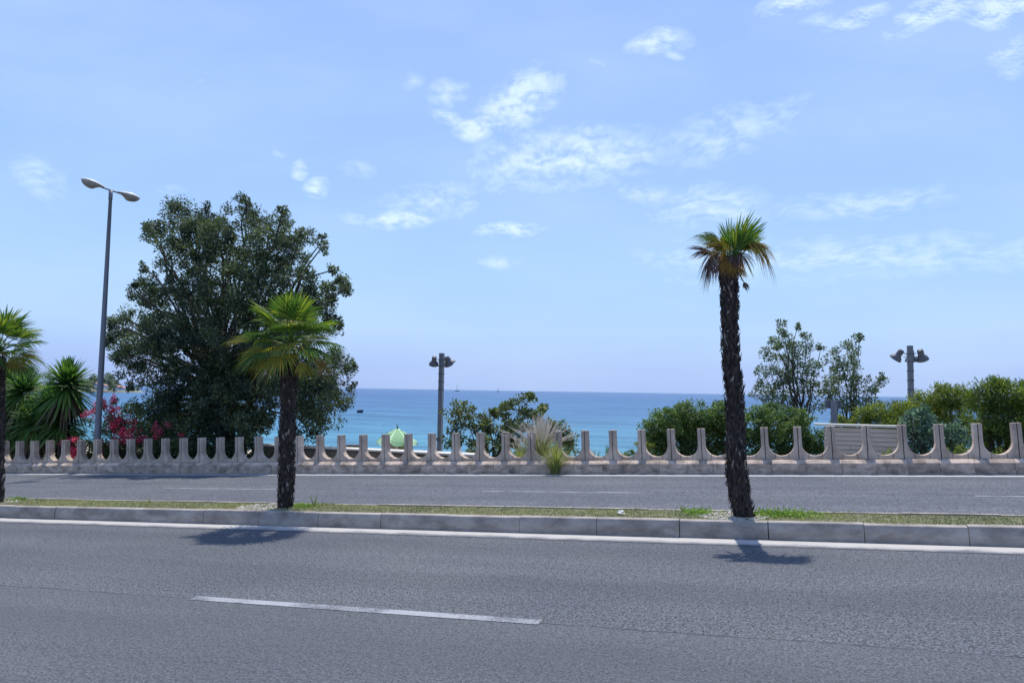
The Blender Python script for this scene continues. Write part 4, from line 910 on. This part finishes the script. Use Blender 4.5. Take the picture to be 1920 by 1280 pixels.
# ------------------------------------------------------------------ beach parasol kiosk, boxes, boats
def parasol():
    T = 54.0; top = at(745, 802, T); k = ppm(745, T); g = -4.5; R = 39 / k; ed = at(745, 827, T).z
    r = empty('beach_parasol', (top.x, T, g), 'large pale green leaf patterned beach parasol by the water', 'parasol'); c = Vector((top.x, T, 0))
    M1 = surf('pale_green_cloth', (.42, .62, .34), (.48, .68, .40), 3, .8); M2 = surf('mid_green_cloth', (.24, .42, .20), (.30, .48, .24), 3, .8)
    for i in range(8):
        a0 = i * math.pi / 4 - .62; a1 = a0 + math.pi / 4; am = (a0 + a1) / 2; mb = MB()
        h = top.z - ed; n = 7; ring = []
        for j in range(n + 1):
            u = j / n; z = top.z - h * u ** 1.12
            w = [a0, a0 + .2, am, a1 - .2, a1]
            for m_, a in enumerate(w): bul = (1.02, .99, .965, .99, 1.02)[m_]; mb.v.append((c.x + math.cos(a) * R * u * bul, T + math.sin(a) * R * u * bul, z - (.28 if (m_ in (1, 2, 3)) else 0) * u ** 6))
        for j in range(n):
            for m_ in range(4): q = j * 5 + m_; mb.f.append((q, q + 1, q + 6, q + 5))
        o_ = child(mb, 'canopy_panel', M1 if i % 2 == 0 else M2, r)
        if i == 6 or i == 0 or i == 5:
            mv = MB(); dirv = Vector((math.cos(am), math.sin(am), 0)); sv = Vector((-math.sin(am), math.cos(am), 0))
            def pp(u, s2): return Vector((c.x, T, top.z - h * u ** 1.12 + .02)) + dirv * R * u * .975 + sv * s2 + Vector((0, 0, .015))
            mv.tube([pp(.2, 0), pp(.5, 0), pp(.9, 0)], .022, 4)
            for u in (.4, .55, .7):
                for sg in (-1, 1): mv.tube([pp(u, 0), pp(u + .12, sg * u * R * .22)], .016, 4)
            child(mv, 'leaf_vein', M2, r)
    child(MB().tube([(c.x, T, g), (c.x, T, top.z)], .06, 10), 'pole', M_WHITE, r)
    child(MB().tube([(c.x, T, top.z - .02), (c.x + .03, T, top.z + .12), (c.x - .06, T, top.z + .26)], [.09, .05, .03], 6).tube([(c.x, T, top.z + .16), (c.x - .12, T, top.z + .3)], .025, 5), 'finial', surf('dark_green_plastic', (.02, .07, .05), (.03, .09, .06)), r)
parasol()
def kiosk():
    T = 55.5; a = at(729, 845, T); b = at(763, 845, T); g = -4.55; zt = at(745, 823, T).z; cx = (a.x + b.x) / 2; w = b.x - a.x
    r = empty('beach_kiosk', (cx, T, g), 'small grey boarded beach bar under the green parasol', 'kiosk')
    mb = MB()
    for i in range(8): mb.box((cx, T, g + .10 + i * .2), (w, 1.2, .18))
    child(mb, 'boarding', surf('grey_board', (.30, .29, .29), (.40, .38, .37), 4), r)
    child(MB().box((cx, T, g + 1.68), (w + .15, 1.35, .06)), 'counter', M_WHITE, r)
kiosk()
def box_pair():
    T = 58; rg = random.Random(3)
    for (x0, x1, y0, lab) in ((651, 659, 834, 'dark beach storage locker, left of a joined pair by the water'), (660, 672, 834, 'dark green brown beach storage locker, right of the pair by the water')):
        a = at(x0, y0, T); b = at(x1, y0, T); g = -4.8; h = a.z - g; cx = (a.x + b.x) / 2; r = empty('storage_box', (cx, T, g), lab, 'storage box', 'beach lockers')
        child(MB().box((cx, T, g + h / 2), (b.x - a.x - .02, .8, h)), 'body', surf('dark_locker', (.05, .05, .05), (.09, .09, .08)), r)
        child(MB().box((cx, T, g + h + .03), (b.x - a.x + .04, .9, .05)), 'lid', M_DMETAL, r)
box_pair()
tree('beach_plant', (755, 850), 53.0, [(752,840,6,0),(758,836,5,0),(748,846,5,0)], 'green potted shrub beside the beach bar under the parasol', 'plant', 91, M_L5, sub=60, per=40, ln=.12, wd=.03, trunk_r=.03, subr=(.1, .2), base_z=-4.5, limbs=False)

def sea_at(px, py): r = ray(px, py); k = (SEA - CAM.z) / r.z; return CAM + r * k
M_HULL = surf('dark_hull', (.03, .04, .06), (.05, .06, .08), 4, .5); M_SAIL = surf('sail_cloth', (.7, .7, .7), (.8, .8, .8), 4)
def hull_mesh(L_, W_, H_, z0=0):
    mb = MB(); n = 9; K = 5
    for i in range(n):
        u = i / (n - 1); w = W_ / 2 * (math.sin(math.pi * (.12 + .88 * (1 - u)) ) ** .5 if u > .12 else .75); w = max(w, .02); sheer = H_ * (1 + .25 * u * u)
        for j in range(K):
            A = math.pi * j / (K - 1); mb.v.append((-L_ / 2 + L_ * u, -math.cos(A) * w, z0 + sheer - math.sin(A) ** .7 * sheer * 1.25 * (.9 if 0 < j < K - 1 else 1)))
    for i in range(n - 1):
        for j in range(K - 1): mb.f.append((i * K + j, (i + 1) * K + j, (i + 1) * K + j + 1, i * K + j + 1))
        mb.f.append((i * K, i * K + K - 1, (i + 1) * K + K - 1, (i + 1) * K))
    return mb
p = sea_at(675, 773.5); r = empty('boat', (p.x, p.y, SEA), 'small moored motor boat with a dark hull and white cabin near the big tree', 'boat', None, (0, 0, .5)); k = FPX / (p - CAM).length
hull_mesh(11 / k, 4 / k, 4.5 / k).build('hull', M_HULL, r); MB().box((-.2, 0, 6.0 / k), (5.5 / k, 3 / k, 3.2 / k), taper=.85).build('cabin', M_SAIL, r); MB().box((-.2, 0, 8.1 / k), (6.5 / k, 3.4 / k, .5 / k)).build('roof', M_SAIL, r)
for (px, py, s_, hm, lab) in ((857, 733.5, 9, 13, 'faint sailing boat at the horizon just right of the floodlight post'), (934, 735.0, 6, 8, 'tiny white sailed boat at the horizon above the olive bush')):
    p = sea_at(px, py); k = FPX / (p - CAM).length; r = empty('sailing_boat', (p.x, p.y, SEA), lab, 'sailing boat', 'sailing boats at the horizon', (0, 0, .3))
    hull_mesh(s_ / k, 1.6 / k, 1.3 / k).build('hull', M_SAIL if s_ < 8 else M_METAL, r); MB().tube([(0, 0, 0), (0, 0, hm / k)], .22 / k, 5).build('mast', M_METAL, r)
    m_ = MB(); w = .9 if s_ > 8 else 2.2
    for y in (-.05, .05): m_.v += [(.2 / k, y / k, 1.6 / k), (-w / k, y / k, 1.8 / k), (.1 / k, y / k, hm * .95 / k)]
    m_.f += [(0, 1, 2), (3, 5, 4), (0, 3, 4, 1), (1, 4, 5, 2), (2, 5, 3, 0)]; m_.build('sail', M_SAIL, r)
p = sea_at(979, 737.6); r = empty('boat', (p.x, p.y, SEA), 'tiny distant low boat near the horizon above the olive bush', 'boat'); k = FPX / (p - CAM).length; hull_mesh(6 / k, 2 / k, 1.4 / k).build('hull', M_HULL, r); MB().box((0, 0, 1.9 / k), (2.5 / k, 1.2 / k, 1.2 / k)).build('cabin', M_SAIL, r)
for px, py, lab in ((719, 798.5, 'small dark buoy just left above the green parasol'), (622, 836, 'small dark buoy near the shore beside the big tree'), (650, 807, 'small buoy in the turquoise water below the moored boat')):
    p = sea_at(px, py); k = FPX / (p - CAM).length; mb = MB(); R_ = .9 / k; mb.lathe([(.001, -R_ * .5), (R_ * .8, -R_ * .3), (R_, .1 * R_), (R_ * .7, R_ * .8), (R_ * .25, R_ * 1.1), (.2 * R_, R_ * 1.7), (.001, R_ * 1.8)], (0, 0, 0), (0, 0, 1), 10)
    o = mb.build('buoy', M_HULL, None, True); o.location = (p.x, p.y, SEA); tag(o, lab, 'buoy', 'buoys off the beach')

# ------------------------------------------------------------------ headland far left
def headland():
    prof = [(-160, 26), (-60, 27), (0, 26), (60, 24), (110, 22), (150, 20), (172, 19), (185, 13), (205, 17), (212, 12), (222, 6), (240, 4), (256, 3.4), (266, 1.5), (272, .2)]
    D = 820.0; mb = MB(); rg = random.Random(8); nr3 = np.random.default_rng(8); ridge = []
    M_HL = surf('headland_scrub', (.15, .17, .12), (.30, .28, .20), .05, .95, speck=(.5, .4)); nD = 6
    for i, (px, hpx) in enumerate([(a_, b_ * .55) for a_, b_ in prof]):
        r0 = ray(px, 725); hdir = Vector((r0.x, r0.y, 0)).normalized(); k = FPX / D; fw = r0.x * 0 + 1
        for j in range(nD):
            u = j / (nD - 1); dist = D + u * 150; p = hdir * dist; z = SEA - .5 + (0, .9, .16 * hpx / k * .9 + 1.8, .45 * hpx / k + 2, hpx * .62 / k + 3, hpx * .4 / k)[j] * (1 if hpx > 1 else .3)
            mb.v.append((p.x, p.y, z))
        ridge.append((hdir, hpx / k))
    for i in range(len(prof) - 1):
        for j in range(nD - 1): q = i * nD + j; mb.f.append((q, q + nD, q + nD + 1, q + 1))
    tag(mb.build('headland', M_HL, None, True), kind='structure')
    # far-off wood: one mass
    V = []
    for (px, ytop, rpx) in [(x, y, r_) for x, y, r_ in ((163,716,6),(170,712,5),(176,708,7),(182,718,6),(190,716,6),(196,712,6),(203,704,6),(208,706,5),(205,714,7),(213,714,6),(200,722,6),(219,716,3),(219,722,4),(212,724,5),(224,722,3),(190,726,5),(176,724,6),(228,727,3),(242,726,2),(238,729,3),(250,729,3),(258,729,3),(150,712,9),(130,708,10),(110,708,10),(90,704,12),(60,702,12),(30,700,12),(165,728,5),(205,729,4),(215,730,4),(172,720,7),(183,724,6),(190,720,6),(197,724,5),(207,720,6),(213,719,5),(160,722,8),(150,722,9),(235,729,3),(246,730,2.5),(185,712,6),(178,716,7))]:
        c = np.array(CAM + ray(px, ytop) * ((D + nr3.uniform(15, 60)) / math.hypot(ray(px, ytop).x, ray(px, ytop).y))); R_ = rpx / FPX * D; m = int(60 + rpx * 34); P = c + unit(nr3.normal(size=(m, 3))) * nr3.uniform(.2, 1, (m, 1)) * R_
        V.append(leaves(P, unit(P - c), nr3, 1.3, 1.0, .3, .5))
    o = quads('far_trees', np.concatenate(V), leafmat('hazed_far_wood', [(0, (.15, .19, .15)), (.6, (.22, .26, .20)), (1, (.32, .35, .26))], .2), None); tag(o, 'wood with haze-paled leaf colours on the far headland beyond the street lamp', 'wood', None, 'stuff')  # distance haze is put into the leaf colours, paled throughout
    M_H = surf('pale_render', (.62, .56, .50), (.7, .65, .6), 1); M_RF = surf('terracotta', (.42, .22, .16), (.48, .27, .2), 1)
    for px, py, w, h, lab in ((196, 725.5, 7, 3.0, 'low pale house on the headland just right of the street lamp'), (222, 727.5, 6, 2.2, 'small pale house near the tip of the headland'), (230, 728.5, 8, 1.6, 'long low dark roofed house at the tip of the headland'), (182, 723, 5, 3.5, 'pale house on the headland at the street lamp pole')):
        d_ = (D + 12) / math.hypot(ray(px, py).x, ray(px, py).y); c = CAM + ray(px, py) * d_; k = FPX / d_; r = empty('distant_house', c, lab, 'house', 'houses on the headland', (0, 0, .3))
        MB().box((0, 0, h / k / 2 - 1), (w / k, 6, h / k + 2)).build('wall', M_H, r); rw = w / k / 2 + .5; MB().prism([(-rw, 0), (rw, 0), (0, 1.6)][::-1], -3.4, 3.4).build('roof', M_RF, r).location = (0, 0, h / k + .02)
        mm = MB(); [mm.box((-w / k / 2 + w / k * (i + .5) / 3, -3.03, h / k * .5), (.8, .05, .9)) for i in range(3)]; mm.build('windows', M_HULL, r)
headland()
